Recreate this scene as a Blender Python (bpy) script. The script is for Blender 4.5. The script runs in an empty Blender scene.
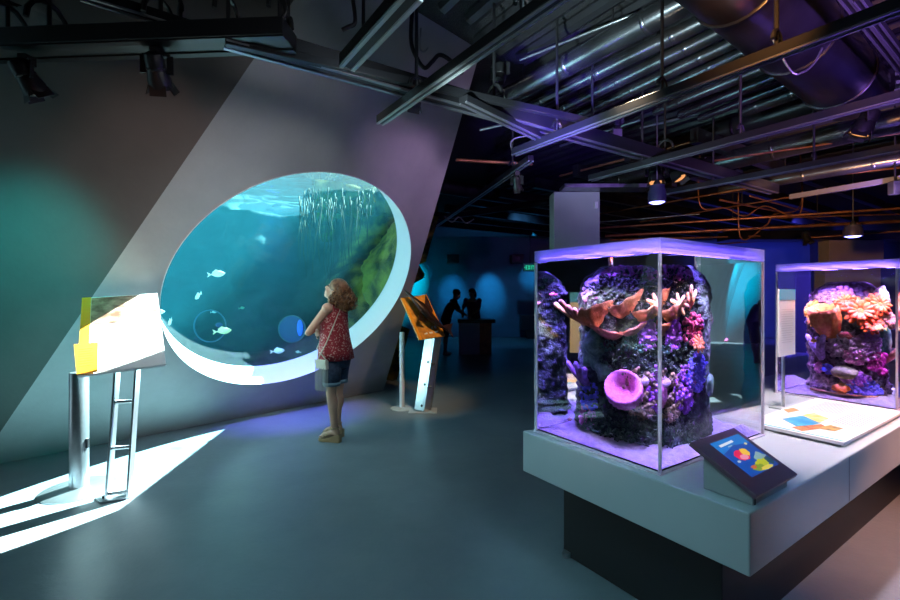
import bpy, bmesh, math, random
from mathutils import Vector as V, Matrix, noise, Euler
R = random.Random(7)
S = bpy.context.scene
C = S.collection
PI = math.pi
EYE, FOC, HX, HY = 1.5, 450.0, 450.0, 295.0

# ------------------------------------------------------------------ placement
def at_depth(px, py, y):            # a point of the room seen at px,py and y metres in front of the camera
    return V(((px-HX)/FOC*y, y, EYE-(py-HY)/FOC*y))
def at_height(px, py, z):
    return at_depth(px, py, FOC*(EYE-z)/(py-HY))
DA = V((-.555, .832, 0)).normalized()     # building grid: direction "a" (left-back), "b" (right-back)
DB = V((.832, .555, 0)).normalized()
UP = V((0, 0, 1))

# ------------------------------------------------------------------ materials
def new_mat(name):
    m = bpy.data.materials.new(name); m.use_nodes = True
    nt = m.node_tree
    return m, nt, nt.nodes['Principled BSDF'], nt.nodes['Material Output']
def mat(name, col, rough=.5, metal=0., noise_amt=0., nscale=6., bump=0., bscale=40., col2=None, spec=.5, emit=None, estr=0., coat=0., trans=0., detail=6.):
    m, nt, b, out = new_mat(name)
    b.inputs['Base Color'].default_value = (*col, 1)
    b.inputs['Roughness'].default_value = rough
    b.inputs['Metallic'].default_value = metal
    b.inputs['Specular IOR Level'].default_value = spec
    if coat: b.inputs['Coat Weight'].default_value = coat
    if emit:
        b.inputs['Emission Color'].default_value = (*emit, 1); b.inputs['Emission Strength'].default_value = estr
    L = nt.links.new
    if noise_amt or col2 or bump:
        tc = nt.nodes.new('ShaderNodeTexCoord')
    if noise_amt or col2:
        n = nt.nodes.new('ShaderNodeTexNoise'); n.inputs['Scale'].default_value = nscale; n.inputs['Detail'].default_value = detail
        L(tc.outputs['Object'], n.inputs['Vector'])
        r = nt.nodes.new('ShaderNodeValToRGB')
        r.color_ramp.elements[0].position = .35; r.color_ramp.elements[1].position = .65
        c2 = col2 or tuple(min(1, c*(1+noise_amt)) for c in col)
        c1 = col if col2 else tuple(c*(1-noise_amt) for c in col)
        r.color_ramp.elements[0].color = (*c1, 1); r.color_ramp.elements[1].color = (*c2, 1)
        L(n.outputs['Fac'], r.inputs['Fac']); L(r.outputs['Color'], b.inputs['Base Color'])
    if bump:
        n2 = nt.nodes.new('ShaderNodeTexNoise'); n2.inputs['Scale'].default_value = bscale; n2.inputs['Detail'].default_value = 5
        L(tc.outputs['Object'], n2.inputs['Vector'])
        bp = nt.nodes.new('ShaderNodeBump'); bp.inputs['Strength'].default_value = bump; bp.inputs['Distance'].default_value = .02
        L(n2.outputs['Fac'], bp.inputs['Height']); L(bp.outputs['Normal'], b.inputs['Normal'])
    return m
def glow(name, col, s):
    return mat(name, (.02, .02, .02), emit=col, estr=s)
def clear_sheet(name, tint=(1, 1, 1), refl=.08, rough=.02, haze=0., hazecol=(1, 1, 1)):
    """thin clear sheet: lets light straight through, with a weak mirror on top"""
    m, nt, b, out = new_mat(name); nt.nodes.remove(b); N = nt.nodes.new; L = nt.links.new
    t = N('ShaderNodeBsdfTransparent'); t.inputs['Color'].default_value = (*tint, 1)
    g = N('ShaderNodeBsdfGlossy'); g.inputs['Roughness'].default_value = rough
    lw = N('ShaderNodeLayerWeight'); lw.inputs['Blend'].default_value = .5
    pw = N('ShaderNodeMath'); pw.operation = 'POWER'; pw.inputs[1].default_value = 5; L(lw.outputs['Facing'], pw.inputs[0])
    fr = N('ShaderNodeMath'); fr.operation = 'MULTIPLY_ADD'; fr.inputs[1].default_value = .85; fr.inputs[2].default_value = refl*.5; L(pw.outputs[0], fr.inputs[0])
    mx = N('ShaderNodeMixShader'); L(fr.outputs[0], mx.inputs[0]); L(t.outputs[0], mx.inputs[1]); L(g.outputs[0], mx.inputs[2])
    last = mx
    if haze:
        d = N('ShaderNodeBsdfTranslucent'); d.inputs['Color'].default_value = (*hazecol, 1)
        d2 = N('ShaderNodeBsdfDiffuse'); d2.inputs['Color'].default_value = (*hazecol, 1)
        m0 = N('ShaderNodeMixShader'); L(d.outputs[0], m0.inputs[1]); L(d2.outputs[0], m0.inputs[2])
        m2 = N('ShaderNodeMixShader'); m2.inputs[0].default_value = haze
        L(mx.outputs[0], m2.inputs[1]); L(m0.outputs[0], m2.inputs[2]); last = m2
    L(last.outputs[0], out.inputs['Surface'])
    return m

# ------------------------------------------------------------------ mesh builder
class MB:
    def __init__(s): s.v = []; s.f = []; s.mi = []; s.cur = 0
    def add(s, vs, fs):
        o = len(s.v); s.v += [V(p) for p in vs]; s.f += [tuple(i+o for i in f) for f in fs]; s.mi += [s.cur]*len(fs); return s
    def box(s, c, sx, sy, sz, ax=None):
        """centre c, full sizes along the axes ax (three vectors)"""
        X, Y, Z = ax or (V((1, 0, 0)), V((0, 1, 0)), V((0, 0, 1)))
        c = V(c); vs = [c+X*(i*sx/2)+Y*(j*sy/2)+Z*(k*sz/2) for k in (-1, 1) for j in (-1, 1) for i in (-1, 1)]
        return s.add(vs, [(0, 2, 3, 1), (4, 5, 7, 6), (0, 1, 5, 4), (2, 6, 7, 3), (0, 4, 6, 2), (1, 3, 7, 5)])
    def bar(s, p0, p1, w, h, up=UP):
        p0, p1 = V(p0), V(p1); z = (p1-p0); l = z.length; z.normalize()
        x = z.cross(up).normalized(); y = x.cross(z)
        return s.box((p0+p1)/2, w, h, l, (x, y, z))
    def tube(s, pts, r, n=12, caps=True, flat=None):
        pts = [V(p) for p in pts]; rs = r if isinstance(r, (list, tuple)) else [r]*len(pts)
        rings = []; ref = None
        for i, p in enumerate(pts):
            t = (pts[min(i+1, len(pts)-1)]-pts[max(i-1, 0)])
            t = t.normalized() if t.length > 1e-9 else V((0, 0, 1))
            if ref is None: ref = t.orthogonal().normalized() if abs(t.z) > .99 else t.cross(UP).normalized()
            ref = (ref-t*ref.dot(t)).normalized(); b = t.cross(ref)
            rings.append([p+(ref*math.cos(2*PI*k/n)+b*math.sin(2*PI*k/n)*(flat or 1))*rs[i] for k in range(n)])
        return s.loft(rings, caps)
    def loft(s, rings, caps=True, closed=False):
        n = len(rings[0]); vs = [p for r in rings for p in r]; fs = []
        m = len(rings)
        for i in range(m if closed else m-1):
            for k in range(n):
                a, b = i*n+k, i*n+(k+1) % n; c = ((i+1) % m)*n
                fs.append((a, b, c+(k+1) % n, c+k))
        if caps and not closed: fs += [tuple(range(n-1, -1, -1)), tuple((m-1)*n+k for k in range(n))]
        return s.add(vs, fs)
    def cyl(s, p0, p1, r0, r1=None, n=20): return s.tube([p0, p1], [r0, r0 if r1 is None else r1], n)
    def lathe(s, o, prof, n=28, axis=UP, caps=True):
        axis = V(axis).normalized(); x = axis.orthogonal().normalized(); y = axis.cross(x); o = V(o)
        return s.loft([[o+axis*z+(x*math.cos(2*PI*k/n)+y*math.sin(2*PI*k/n))*max(r, 1e-4) for k in range(n)] for r, z in prof], caps)
    def ball(s, c, rx, ry=None, rz=None, n=14, m=9, ax=None):
        ry = rx if ry is None else ry; rz = rx if rz is None else rz; c = V(c)
        X, Y, Z = ax or (V((1, 0, 0)), V((0, 1, 0)), V((0, 0, 1)))
        vs = [c-Z*rz]; fs = []
        for i in range(1, m):
            t = -PI/2+PI*i/m
            for k in range(n):
                a = 2*PI*k/n; vs.append(c+X*(rx*math.cos(t)*math.cos(a))+Y*(ry*math.cos(t)*math.sin(a))+Z*(rz*math.sin(t)))
        vs.append(c+Z*rz); top = len(vs)-1
        for k in range(n): fs.append((0, 1+(k+1) % n, 1+k))
        for i in range(m-2):
            for k in range(n):
                a = 1+i*n+k; b = 1+i*n+(k+1) % n; fs.append((a, b, b+n, a+n))
        for k in range(n): fs.append((top, top-n+k, top-n+(k+1) % n))
        return s.add(vs, fs)
    def cap(s, p0, p1, r0, r1, n=14):
        """tapered limb with round ends"""
        p0, p1 = V(p0), V(p1); d = (p1-p0).normalized()
        pts = [p0-d*r0*.98, p0-d*r0*.8, p0-d*r0*.45, p0, p1, p1+d*r1*.45, p1+d*r1*.8, p1+d*r1*.98]
        return s.tube(pts, [r0*.15, r0*.6, r0*.9, r0, r1, r1*.9, r1*.6, r1*.15], n)
    def prism(s, poly, ext):
        poly = [V(p) for p in poly]; ext = V(ext); n = len(poly)
        return s.add(poly+[p+ext for p in poly], [tuple(range(n-1, -1, -1)), tuple(range(n, 2*n))]+[(i, (i+1) % n, n+(i+1) % n, n+i) for i in range(n)])
    def build(s, name, m, parent=None, smooth=None, bevel=0., fix=True):
        me = bpy.data.meshes.new(name); off = V(parent['_o']) if parent is not None else V((0, 0, 0))
        me.from_pydata([p-off for p in s.v], [], s.f)
        for mm in (m if isinstance(m, (list, tuple)) else [m]): me.materials.append(mm)
        me.polygons.foreach_set('material_index', s.mi)
        if fix:
            bm = bmesh.new(); bm.from_mesh(me); bmesh.ops.recalc_face_normals(bm, faces=bm.faces)
            bm.to_mesh(me); bm.free()
        if smooth is not None:
            me.polygons.foreach_set('use_smooth', [True]*len(me.polygons))
            if smooth < 180: me.set_sharp_from_angle(angle=math.radians(smooth))
        o = bpy.data.objects.new(name, me); C.objects.link(o)
        if parent is not None: o.parent = parent; o['_o'] = parent['_o']
        else: o['_o'] = (0., 0., 0.)
        if bevel:
            b = o.modifiers.new('edge', 'BEVEL'); b.width = bevel; b.segments = 2; b.limit_method = 'ANGLE'
        return o
def tag(o, label, cat, group=None, kind=None):
    o['label'] = label; o['category'] = cat
    if group: o['group'] = group
    if kind: o['kind'] = kind
    return o
def thing(name, loc, label, cat, group=None):
    o = bpy.data.objects.new(name, None); o.empty_display_size = .1; C.objects.link(o)
    o.location = loc; o['_o'] = tuple(V(loc)); return tag(o, label, cat, group)
def struct(o):
    o['kind'] = 'structure'; return o
def copy_thing(src, loc, rotz, label):
    r = src.copy(); C.objects.link(r); r.location = loc; r.rotation_euler = (0, 0, rotz); r['label'] = label
    for ch in [c for c in C.objects if c.parent == src]:
        c = ch.copy(); C.objects.link(c); c.parent = r
        for g in [q for q in C.objects if q.parent == ch]:
            e = g.copy(); C.objects.link(e); e.parent = c
    return r

# ------------------------------------------------------------------ material palette
M = {}
M['black'] = mat('black_metal', (.012, .012, .014), .45)
M['track'] = mat('track_metal', (.03, .03, .034), .32, .6)
M['steel'] = mat('galvanised_steel', (.34, .36, .38), .3, .9, noise_amt=.2, nscale=9)
M['duct'] = mat('spiral_duct_steel', (.16, .165, .175), .27, .9, noise_amt=.3, nscale=5)
M['darkduct'] = mat('dark_duct_paint', (.045, .043, .048), .28, .75, noise_amt=.25, nscale=4)
M['copper'] = mat('brown_conduit', (.30, .13, .06), .4, .6, noise_amt=.3, nscale=7)
M['brushed'] = mat('brushed_metal', (.55, .57, .6), .3, .9, noise_amt=.06, nscale=20)
M['slab'] = mat('white_solid_surface', (.47, .53, .55), .38, noise_amt=.02, nscale=3)
M['plinth'] = mat('black_plinth_laminate', (.010, .010, .012), .5)
M['white'] = mat('white_print_board', (.82, .82, .82), .45)
M['paper'] = mat('printed_panel_white', (.8, .8, .82), .4)
M['orange'] = mat('orange_print', (.85, .33, .02), .45)
M['brownphoto'] = mat('brown_photo_print', (.16, .075, .045), .4, col2=(.55, .36, .25), nscale=14)
M['ink'] = mat('grey_ink', (.30, .30, .32), .6); M['faint'] = mat('faint_grey_ink', (.58, .57, .60), .6)
M['woodorange'] = mat('orange_wood_print', (.5, .2, .03), .4, col2=(.85, .42, .08), nscale=11)

# ------------------------------------------------------------------ the setting
B0 = V((-4, 4, 0)); D = V((.69, .724, 0)).normalized(); NN = V((D.y, -D.x, 0))
K = .7
NW = (NN-UP*K)/math.sqrt(1+K*K)           # wall normal, towards the visitor and down
UW = (NN*K+UP)/math.sqrt(1+K*K)           # up along the leaning wall
def W(s, u, off=0.): return B0+D*s+UW*u+NW*off
CZ = 3.95
UC = CZ*math.sqrt(1+K*K)
WC, WR = (2.352, 1.896), 1.375
foldS = lambda u: -.15+1.47*u/4.08
rightS = lambda u: 4.28-.92*u/4.71
THK = .31

def concrete(name, c1, c2):
    m, nt, b, out = new_mat(name); L = nt.links.new; N = nt.nodes.new
    tc = N('ShaderNodeTexCoord'); n1 = N('ShaderNodeTexNoise'); n1.inputs['Scale'].default_value = 1.1; n1.inputs['Detail'].default_value = 8; n1.inputs['Roughness'].default_value = .62
    L(tc.outputs['Object'], n1.inputs['Vector'])
    r = N('ShaderNodeValToRGB'); r.color_ramp.elements[0].position = .3; r.color_ramp.elements[1].position = .72
    r.color_ramp.elements[0].color = (*c1, 1); r.color_ramp.elements[1].color = (*c2, 1)
    L(n1.outputs['Fac'], r.inputs['Fac']); L(r.outputs[0], b.inputs['Base Color'])
    n2 = N('ShaderNodeTexNoise'); n2.inputs['Scale'].default_value = 30; n2.inputs['Detail'].default_value = 6; L(tc.outputs['Object'], n2.inputs['Vector'])
    bp = N('ShaderNodeBump'); bp.inputs['Strength'].default_value = .15; bp.inputs['Distance'].default_value = .01
    L(n2.outputs['Fac'], bp.inputs['Height']); L(bp.outputs[0], b.inputs['Normal'])
    b.inputs['Roughness'].default_value = .62
    return m
M['conc'] = concrete('pale_concrete', (.33, .33, .335), (.46, .46, .46))
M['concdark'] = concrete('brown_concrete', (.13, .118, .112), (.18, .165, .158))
M['floor'] = concrete('polished_concrete_floor', (.15, .185, .21), (.23, .265, .29))
M['floor'].node_tree.nodes['Principled BSDF'].inputs['Roughness'].default_value = .42
M['ceil'] = mat('black_sprayed_ceiling', (.018, .018, .02), .8, noise_amt=.5, nscale=40, bump=.5, bscale=60)
M['bluewall'] = mat('dark_blue_wall', (.10, .17, .24), .7, noise_amt=.08, nscale=2)
M['darkwall'] = mat('dark_grey_wall', (.06, .06, .07), .7)

# leaning concrete wall with its round opening
m = MB(); nseg = 120
poly = [(foldS(-.05), -.05), (rightS(-.05), -.05), (rightS(UC), UC), (foldS(UC), UC)]
angs = sorted([2*PI*k/nseg for k in range(nseg)]+[math.atan2(p[1]-WC[1], p[0]-WC[0]) % (2*PI) for p in poly])
def to_border(a):
    dx, dy = math.cos(a), math.sin(a); best = 1e9
    for i in range(4):
        (x0, y0), (x1, y1) = poly[i], poly[(i+1) % 4]; ex, ey = x1-x0, y1-y0
        den = dx*ey-dy*ex
        if abs(den) < 1e-9: continue
        t = ((x0-WC[0])*ey-(y0-WC[1])*ex)/den; q = ((x0-WC[0])*dy-(y0-WC[1])*dx)/den
        if t > 0 and -1e-6 <= q <= 1+1e-6: best = min(best, t)
    return WC[0]+dx*best, WC[1]+dy*best
ri = [(WC[0]+WR*math.cos(a), WC[1]+WR*math.sin(a)) for a in angs]; ro = [to_border(a) for a in angs]
m.loft([[W(*p) for p in ri], [W(*p) for p in ro], [W(*p, -THK) for p in ro], [W(*p, -THK) for p in ri]], closed=True)
struct(m.build('wall_left', M['conc']))
# white lining of the round opening
m = MB()
circ = lambda r, off: [W(WC[0]+r*math.cos(2*PI*k/nseg), WC[1]+r*math.sin(2*PI*k/nseg), off) for k in range(nseg)]
m.loft([circ(WR-.004, .004), circ(WR+.002, .004), circ(WR+.002, -THK), circ(WR-.012, -THK)], closed=True)
m.build('x', M['white'])
sill = C.objects['x']; sill.name = 'window_sill'
# glass
m = MB(); r = WR-.013
m.add([W(*WC, -THK+.02)]+circ(r, -THK+.02), [(0, 1+k, 1+(k+1) % nseg) for k in range(nseg)])
M['glass'] = clear_sheet('window_acrylic', (.97, .99, 1), .09)
win = m.build('window_1', M['glass'], smooth=180); struct(win); struct(sill)
win['label'] = 'round aquarium window set in the leaning concrete wall'
sill.parent = win

# dark facet beside it
fd = [W(foldS(-.05), -.05), W(foldS(UC), UC)]
e = V((-1, -.2, 0)).normalized()
m = MB(); nf = (fd[1]-fd[0]).cross(e).normalized()
if nf.y < 0: nf = -nf
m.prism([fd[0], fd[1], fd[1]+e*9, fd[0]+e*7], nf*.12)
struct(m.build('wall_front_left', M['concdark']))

# floor, ceiling, other walls
cTR = W(rightS(UC), UC); cFold = fd[1]
side = V((-.17, 1, 0)).normalized()
m = MB(); m.prism([(-12, -5, -.1), (13, -5, -.1), (13, 16.2, -.1), (-12, 16.2, -.1)], (0, 0, .1))
struct(m.build('floor', M['floor']))
bTR = W(rightS(-.05), -.05)
eye = V((0, 0, EYE)); SPN = (bTR-eye).cross(W(rightS(UC), UC)-eye)
def edge_at(z, d, inset=0.):
    """a point on the tank side wall: height z, distance d back from the right edge of the leaning wall"""
    u = z*math.sqrt(1+K*K); p = W(rightS(u), u); y = p.y+d
    return V((-(SPN.y*y+SPN.z*(z-EYE))/SPN.x-.012-.02*d-inset, y, z))
def side_x(y, z): return edge_at(z, y-W(rightS(z*math.sqrt(1+K*K)), z*math.sqrt(1+K*K)).y).x
eTop = edge_at(CZ, 11.5)
cb = [cFold+e*9, cFold, cTR, V((eTop.x, eTop.y, CZ)), V((13, 16.2, CZ)), V((13, -5, CZ)), V((-12, -5, CZ))]
m = MB(); m.prism([V((p.x, p.y, CZ)) for p in cb], (0, 0, .1))
struct(m.build('ceiling', M['ceil']))
m = MB(); m.prism([(-6, 16, 0), (13, 16, 0), (13, 16, CZ), (-6, 16, CZ)], (0, .2, 0)); struct(m.build('wall_back', M['bluewall']))
m = MB(); m.prism([(12.8, -5, 0), (12.8, 16, 0), (12.8, 16, CZ), (12.8, -5, CZ)], (.2, 0, 0)); struct(m.build('wall_right', M['darkwall']))
m = MB(); m.prism([(-12, -5, 0), (13, -5, 0), (13, -5, CZ), (-12, -5, CZ)], (0, -.2, 0)); struct(m.build('wall_rear', M['darkwall']))
m = MB(); m.prism([(-12, -5, 0), (-12, 4, 0), (-12, 4, CZ), (-12, -5, CZ)], (-.2, 0, 0)); struct(m.build('wall_rear_left', M['darkwall']))
# side wall of the big tank, hidden behind the leaning wall
m = MB(); nz, ny = 12, 12
vs = [edge_at(CZ*j/nz, 11.5*i/ny-.02, .01) for j in range(nz+1) for i in range(ny+1)]; k = len(vs)
vs += [p-V((.08, 0, 0)) for p in vs]; N1 = ny+1
fs = [(j*N1+i, j*N1+i+1, (j+1)*N1+i+1, (j+1)*N1+i) for j in range(nz) for i in range(ny)]
m.add(vs, fs+[tuple(q+k for q in reversed(f_)) for f_ in fs])
struct(m.build('wall_back_left', M['bluewall']))
# ceiling deck ribs
m = MB()
def in_room(p): return ((p-B0).dot(NN) > K*CZ+.12 and p.y < 4.6) or (p.y >= 4.6 and p.x > .75)
for i in range(36):
    p = V((-1.2, 2.1, CZ-.03))+DB*(i*.27); ok = [t*.25 for t in range(-14, 44) if in_room(p+DA*(t*.25)) and -4 < (p+DA*(t*.25)).y < 15.5]
    if len(ok) > 2: m.tube([p+DA*ok[0], p+DA*ok[-1]], .07, 8)
struct(m.build('ceiling_deck', mat('black_deck_steel', (.03, .03, .034), .4, .5)))

# columns
def column(px0, px1, y, name, mt, z1=CZ):
    p0, p1 = at_depth(px0, 295, y), at_depth(px1, 295, y); w = p1.x-p0.x; m = MB()
    m.box((p0.x+w/2, y+.15, z1/2), w, .3, z1); return struct(m.build(name, mt, bevel=.01))
M['colgrey'] = mat('grey_column_plaster', (.40, .43, .42), .6, noise_amt=.05, nscale=3)
M['coltan'] = mat('tan_column_plaster', (.42, .36, .30), .6, noise_amt=.05, nscale=3)
column(554, 600, 6.4, 'column', M['colgrey'], 2.97)
column(829, 884, 10.0, 'column', M['coltan'], 2.72)
# soffit beam over the grey column
m = MB(); m.bar(at_depth(562, 188, 6.3), at_depth(648, 188, 6.3), .3, .05); struct(m.build('beam', M['steel']))
m = MB(); m.box(V((10.2, 10.2, 2.83)), 8, .5, .2); struct(m.build('beam', M['darkduct']))

# ------------------------------------------------------------------ the big aquarium behind the window
def tp(n_, s_, z): return B0+D*s_+NN*n_+UP*z
BZ = 3.25
M['rockg'] = mat('algae_rock', (.02, .04, .012), .9, col2=(.34, .30, .04), nscale=3.2, bump=1., bscale=9)
M['rockd'] = mat('dark_reef_rock', (.006, .013, .014), .9, col2=(.024, .05, .045), nscale=1.4, bump=1., bscale=7)
M['seabed'] = mat('seabed_sand', (.04, .055, .045), .9, noise_amt=.4, nscale=3, bump=.6, bscale=12)
def fbm(p, sc, o=4): return noise.fractal(V(p)*sc, 1.0, 2.0, o)
# seabed
m = MB(); m.box(tp(-3, 1, -.06), 14, 8, .1, (D, NN, UP)); tag(m.build('seabed', M['seabed']), 'pale sandy bed of the big aquarium', 'seabed', kind='stuff')
tag(C.objects['seabed'], 'sandy bottom of the big aquarium behind the round window', 'seabed')
# the reef is bare and dark in the middle and overgrown with moss towards its right end
nt = M['rockd'].node_tree; bs = nt.nodes['Principled BSDF']; src = bs.inputs['Base Color'].links[0].from_socket
tc = nt.nodes.new('ShaderNodeTexCoord'); sx_ = nt.nodes.new('ShaderNodeSeparateXYZ'); nz_ = nt.nodes.new('ShaderNodeTexNoise'); nz_.inputs['Scale'].default_value = 1.6; nz_.inputs['Detail'].default_value = 8
nt.links.new(tc.outputs['Object'], sx_.inputs[0]); nt.links.new(tc.outputs['Object'], nz_.inputs['Vector'])
ma = nt.nodes.new('ShaderNodeMath'); ma.operation = 'MULTIPLY_ADD'; ma.inputs[1].default_value = 2.6; nt.links.new(nz_.outputs['Fac'], ma.inputs[0]); nt.links.new(sx_.outputs[0], ma.inputs[2])
mr = nt.nodes.new('ShaderNodeMapRange'); mr.inputs[1].default_value = -.62; mr.inputs[2].default_value = .15; nt.links.new(ma.outputs[0], mr.inputs[0])
r2_ = nt.nodes.new('ShaderNodeValToRGB'); r2_.color_ramp.elements[0].position = .4; r2_.color_ramp.elements[0].color = (.03, .05, .012, 1); r2_.color_ramp.elements[1].position = .65; r2_.color_ramp.elements[1].color = (.40, .34, .05, 1)
n3_ = nt.nodes.new('ShaderNodeTexNoise'); n3_.inputs['Scale'].default_value = 4; n3_.inputs['Detail'].default_value = 8; nt.links.new(tc.outputs['Object'], n3_.inputs['Vector']); nt.links.new(n3_.outputs['Fac'], r2_.inputs[0])
mxc = nt.nodes.new('ShaderNodeMix'); mxc.data_type = 'RGBA'; nt.links.new(mr.outputs[0], mxc.inputs[0]); nt.links.new(src, mxc.inputs[6]); nt.links.new(r2_.outputs[0], mxc.inputs[7]); nt.links.new(mxc.outputs[2], bs.inputs['Base Color'])
# rear reef wall
def sheet(f, nu, nv, name, mt):
    m = MB(); vs = [f(i/nu, j/nv) for j in range(nv+1) for i in range(nu+1)]
    m.add(vs, [(j*(nu+1)+i, j*(nu+1)+i+1, (j+1)*(nu+1)+i+1, (j+1)*(nu+1)+i) for j in range(nv) for i in range(nu)])
    return m.build(name, mt, smooth=180)
def rear(u, v):
    p = V((-9+9.2*u, 8.9, 3.15*v))
    k = .9*fbm(p, .55)+.25*fbm(p, 1.7)+1.25*math.exp(-((p.x+1.55)/.85)**2)  # centre bulge added to make the middle of the water look darker
    q = p+V((0, -k-.9*(1-v)*(1-v), 0)); q.x = min(q.x, side_x(q.y, q.z)-.1); return q
o = sheet(rear, 70, 40, 'reef_cliff', M['rockd'])
sm = o.modifiers.new('t', 'SOLIDIFY'); sm.thickness = .3; sm.offset = 1
tag(o, 'dark teal reef wall at the back of the big aquarium', 'rock')
# right hand rock, mossy
def rightrock(u, v):
    z = 3.3*v; d = .36+3.4*u; p = edge_at(z, d)
    k = .22*fbm(p, .9)+.14*fbm(p, 2.4)+.06*fbm(p, 6.5)
    low = .22+1.05*(1-(1-u)**3)*(1-.35*v)+.3*(1-v)*(u+.2)-.15*math.sin(v*4.2)
    q = max(0, min(1, (v-.55)/.35)); low *= 1-.66*q*q*(3-2*q); k *= 1-.3*q
    return p-V((max(.06, low+k), 0, 0))+V((0, .5*k, 0))
o = sheet(rightrock, 90, 80, 'mossy_rock', M['rockg'])
tag(o, 'yellow green mossy rock face at the right side of the round window', 'rock')
# overhang with hanging roots
def over(u, v):
    x = -2.4+1.8*u; y = 7.95+1.5*v-.2*u*(1-v)
    z = 3.0+.10*fbm((x, y, 0), 2.2)+.04*fbm((x, y, 0), 7)-.1*u
    return V((x+.12*fbm((x, y, 3), 3), y, z))
o = sheet(over, 30, 60, 'rock_overhang', M['rockg']); sm = o.modifiers.new('t', 'SOLIDIFY'); sm.thickness = .5; sm.offset = 1
tag(o, 'green rock overhang at the top right behind the round window', 'rock')
m = MB()
for i in range(70):
    x, y = R.uniform(-2.35, -1.25), R.uniform(6.85, 7.5); ln = R.uniform(.2, 1.25)*(1.0 if x < -1.5 else .7); p = V((x, y, R.uniform(2.95, 3.2))); pts = [p]
    for k in range(6): p = p+V((R.uniform(-.03, .03), R.uniform(-.03, .03), -ln/6)); pts.append(p)
    m.tube(pts, [.009, .010, .009, .008, .006, .004, .002], 5)
o = m.build('hanging_roots', mat('root_moss', (.022, .030, .009), .8, noise_amt=.5, nscale=10), smooth=180)
tag(o, 'pale green roots hanging from the rock overhang into the water', 'roots', kind='stuff')
# water body
m = MB()
def back_of_wall(s_, z): return W(s_, (z-(THK+.01)*K/math.sqrt(1+K*K))*math.sqrt(1+K*K), -THK-.01)
def hexa(z): 
    a_ = back_of_wall(-5, z); q = edge_at(z, 0); b_ = back_of_wall((q-B0).dot(D), z)
    c_ = edge_at(z, 5, .1); return [a_, b_, c_, V((-9, 10.2, z))]
lo_, hi_ = hexa(.005), hexa(BZ)
m.add(lo_+hi_, [(3, 2, 1, 0), (4, 5, 6, 7), (0, 1, 5, 4), (1, 2, 6, 5), (2, 3, 7, 6), (3, 0, 4, 7)])
M['sea'], nt, b, out = new_mat('sea_water'); nt.nodes.remove(b)
vs = nt.nodes.new('ShaderNodeVolumeScatter'); vs.inputs['Color'].default_value = (.12, .75, 1, 1); vs.inputs['Density'].default_value = .016; vs.inputs['Anisotropy'].default_value = .0
va = nt.nodes.new('ShaderNodeVolumeAbsorption'); va.inputs['Color'].default_value = (.22, .82, .88, 1); va.inputs['Density'].default_value = .36
ad = nt.nodes.new('ShaderNodeAddShader'); nt.links.new(vs.outputs[0], ad.inputs[0]); nt.links.new(va.outputs[0], ad.inputs[1]); nt.links.new(ad.outputs[0], out.inputs['Volume'])
sea = m.build('sea_water', M['sea']); tag(sea, 'teal water filling the big aquarium behind the round window', 'water', kind='stuff')
# rippled surface seen from below
def surf(u, v):
    a_ = back_of_wall(-5+u*(5+(edge_at(BZ, 0)-B0).dot(D)), BZ+.03); p = V((a_.x, a_.y+v*(9.8-a_.y), BZ+.015)); p.x = min(p.x, side_x(p.y, p.z)-.05)
    p.z += .05*noise.noise(p*1.3)+.025*noise.noise(p*4); return p
M['surf'] = clear_sheet('water_surface', (.9, 1, 1), .05, .03, haze=.03, hazecol=(.9, .97, 1))
nt = M['surf'].node_tree                    # seen flatly from below the water mirrors what lies under it, as water does
lw = [n for n in nt.nodes if n.type == 'LAYER_WEIGHT'][0]; mx = [n for n in nt.nodes if n.type == 'MIX_SHADER' and n.inputs[1].links and n.inputs[1].links[0].from_node.type == 'BSDF_TRANSPARENT'][0]
mr = nt.nodes.new('ShaderNodeMapRange'); mr.inputs[1].default_value = .33; mr.inputs[2].default_value = .50; mr.inputs[3].default_value = .04; mr.inputs[4].default_value = .82
nt.links.new(lw.outputs['Facing'], mr.inputs[0]); nt.links.new(mr.outputs[0], mx.inputs[0])
o = sheet(surf, 90, 80, 'water_surface', M['surf']); tag(o, 'bright rippled water surface seen from below in the big aquarium', 'water', kind='stuff')

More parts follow.
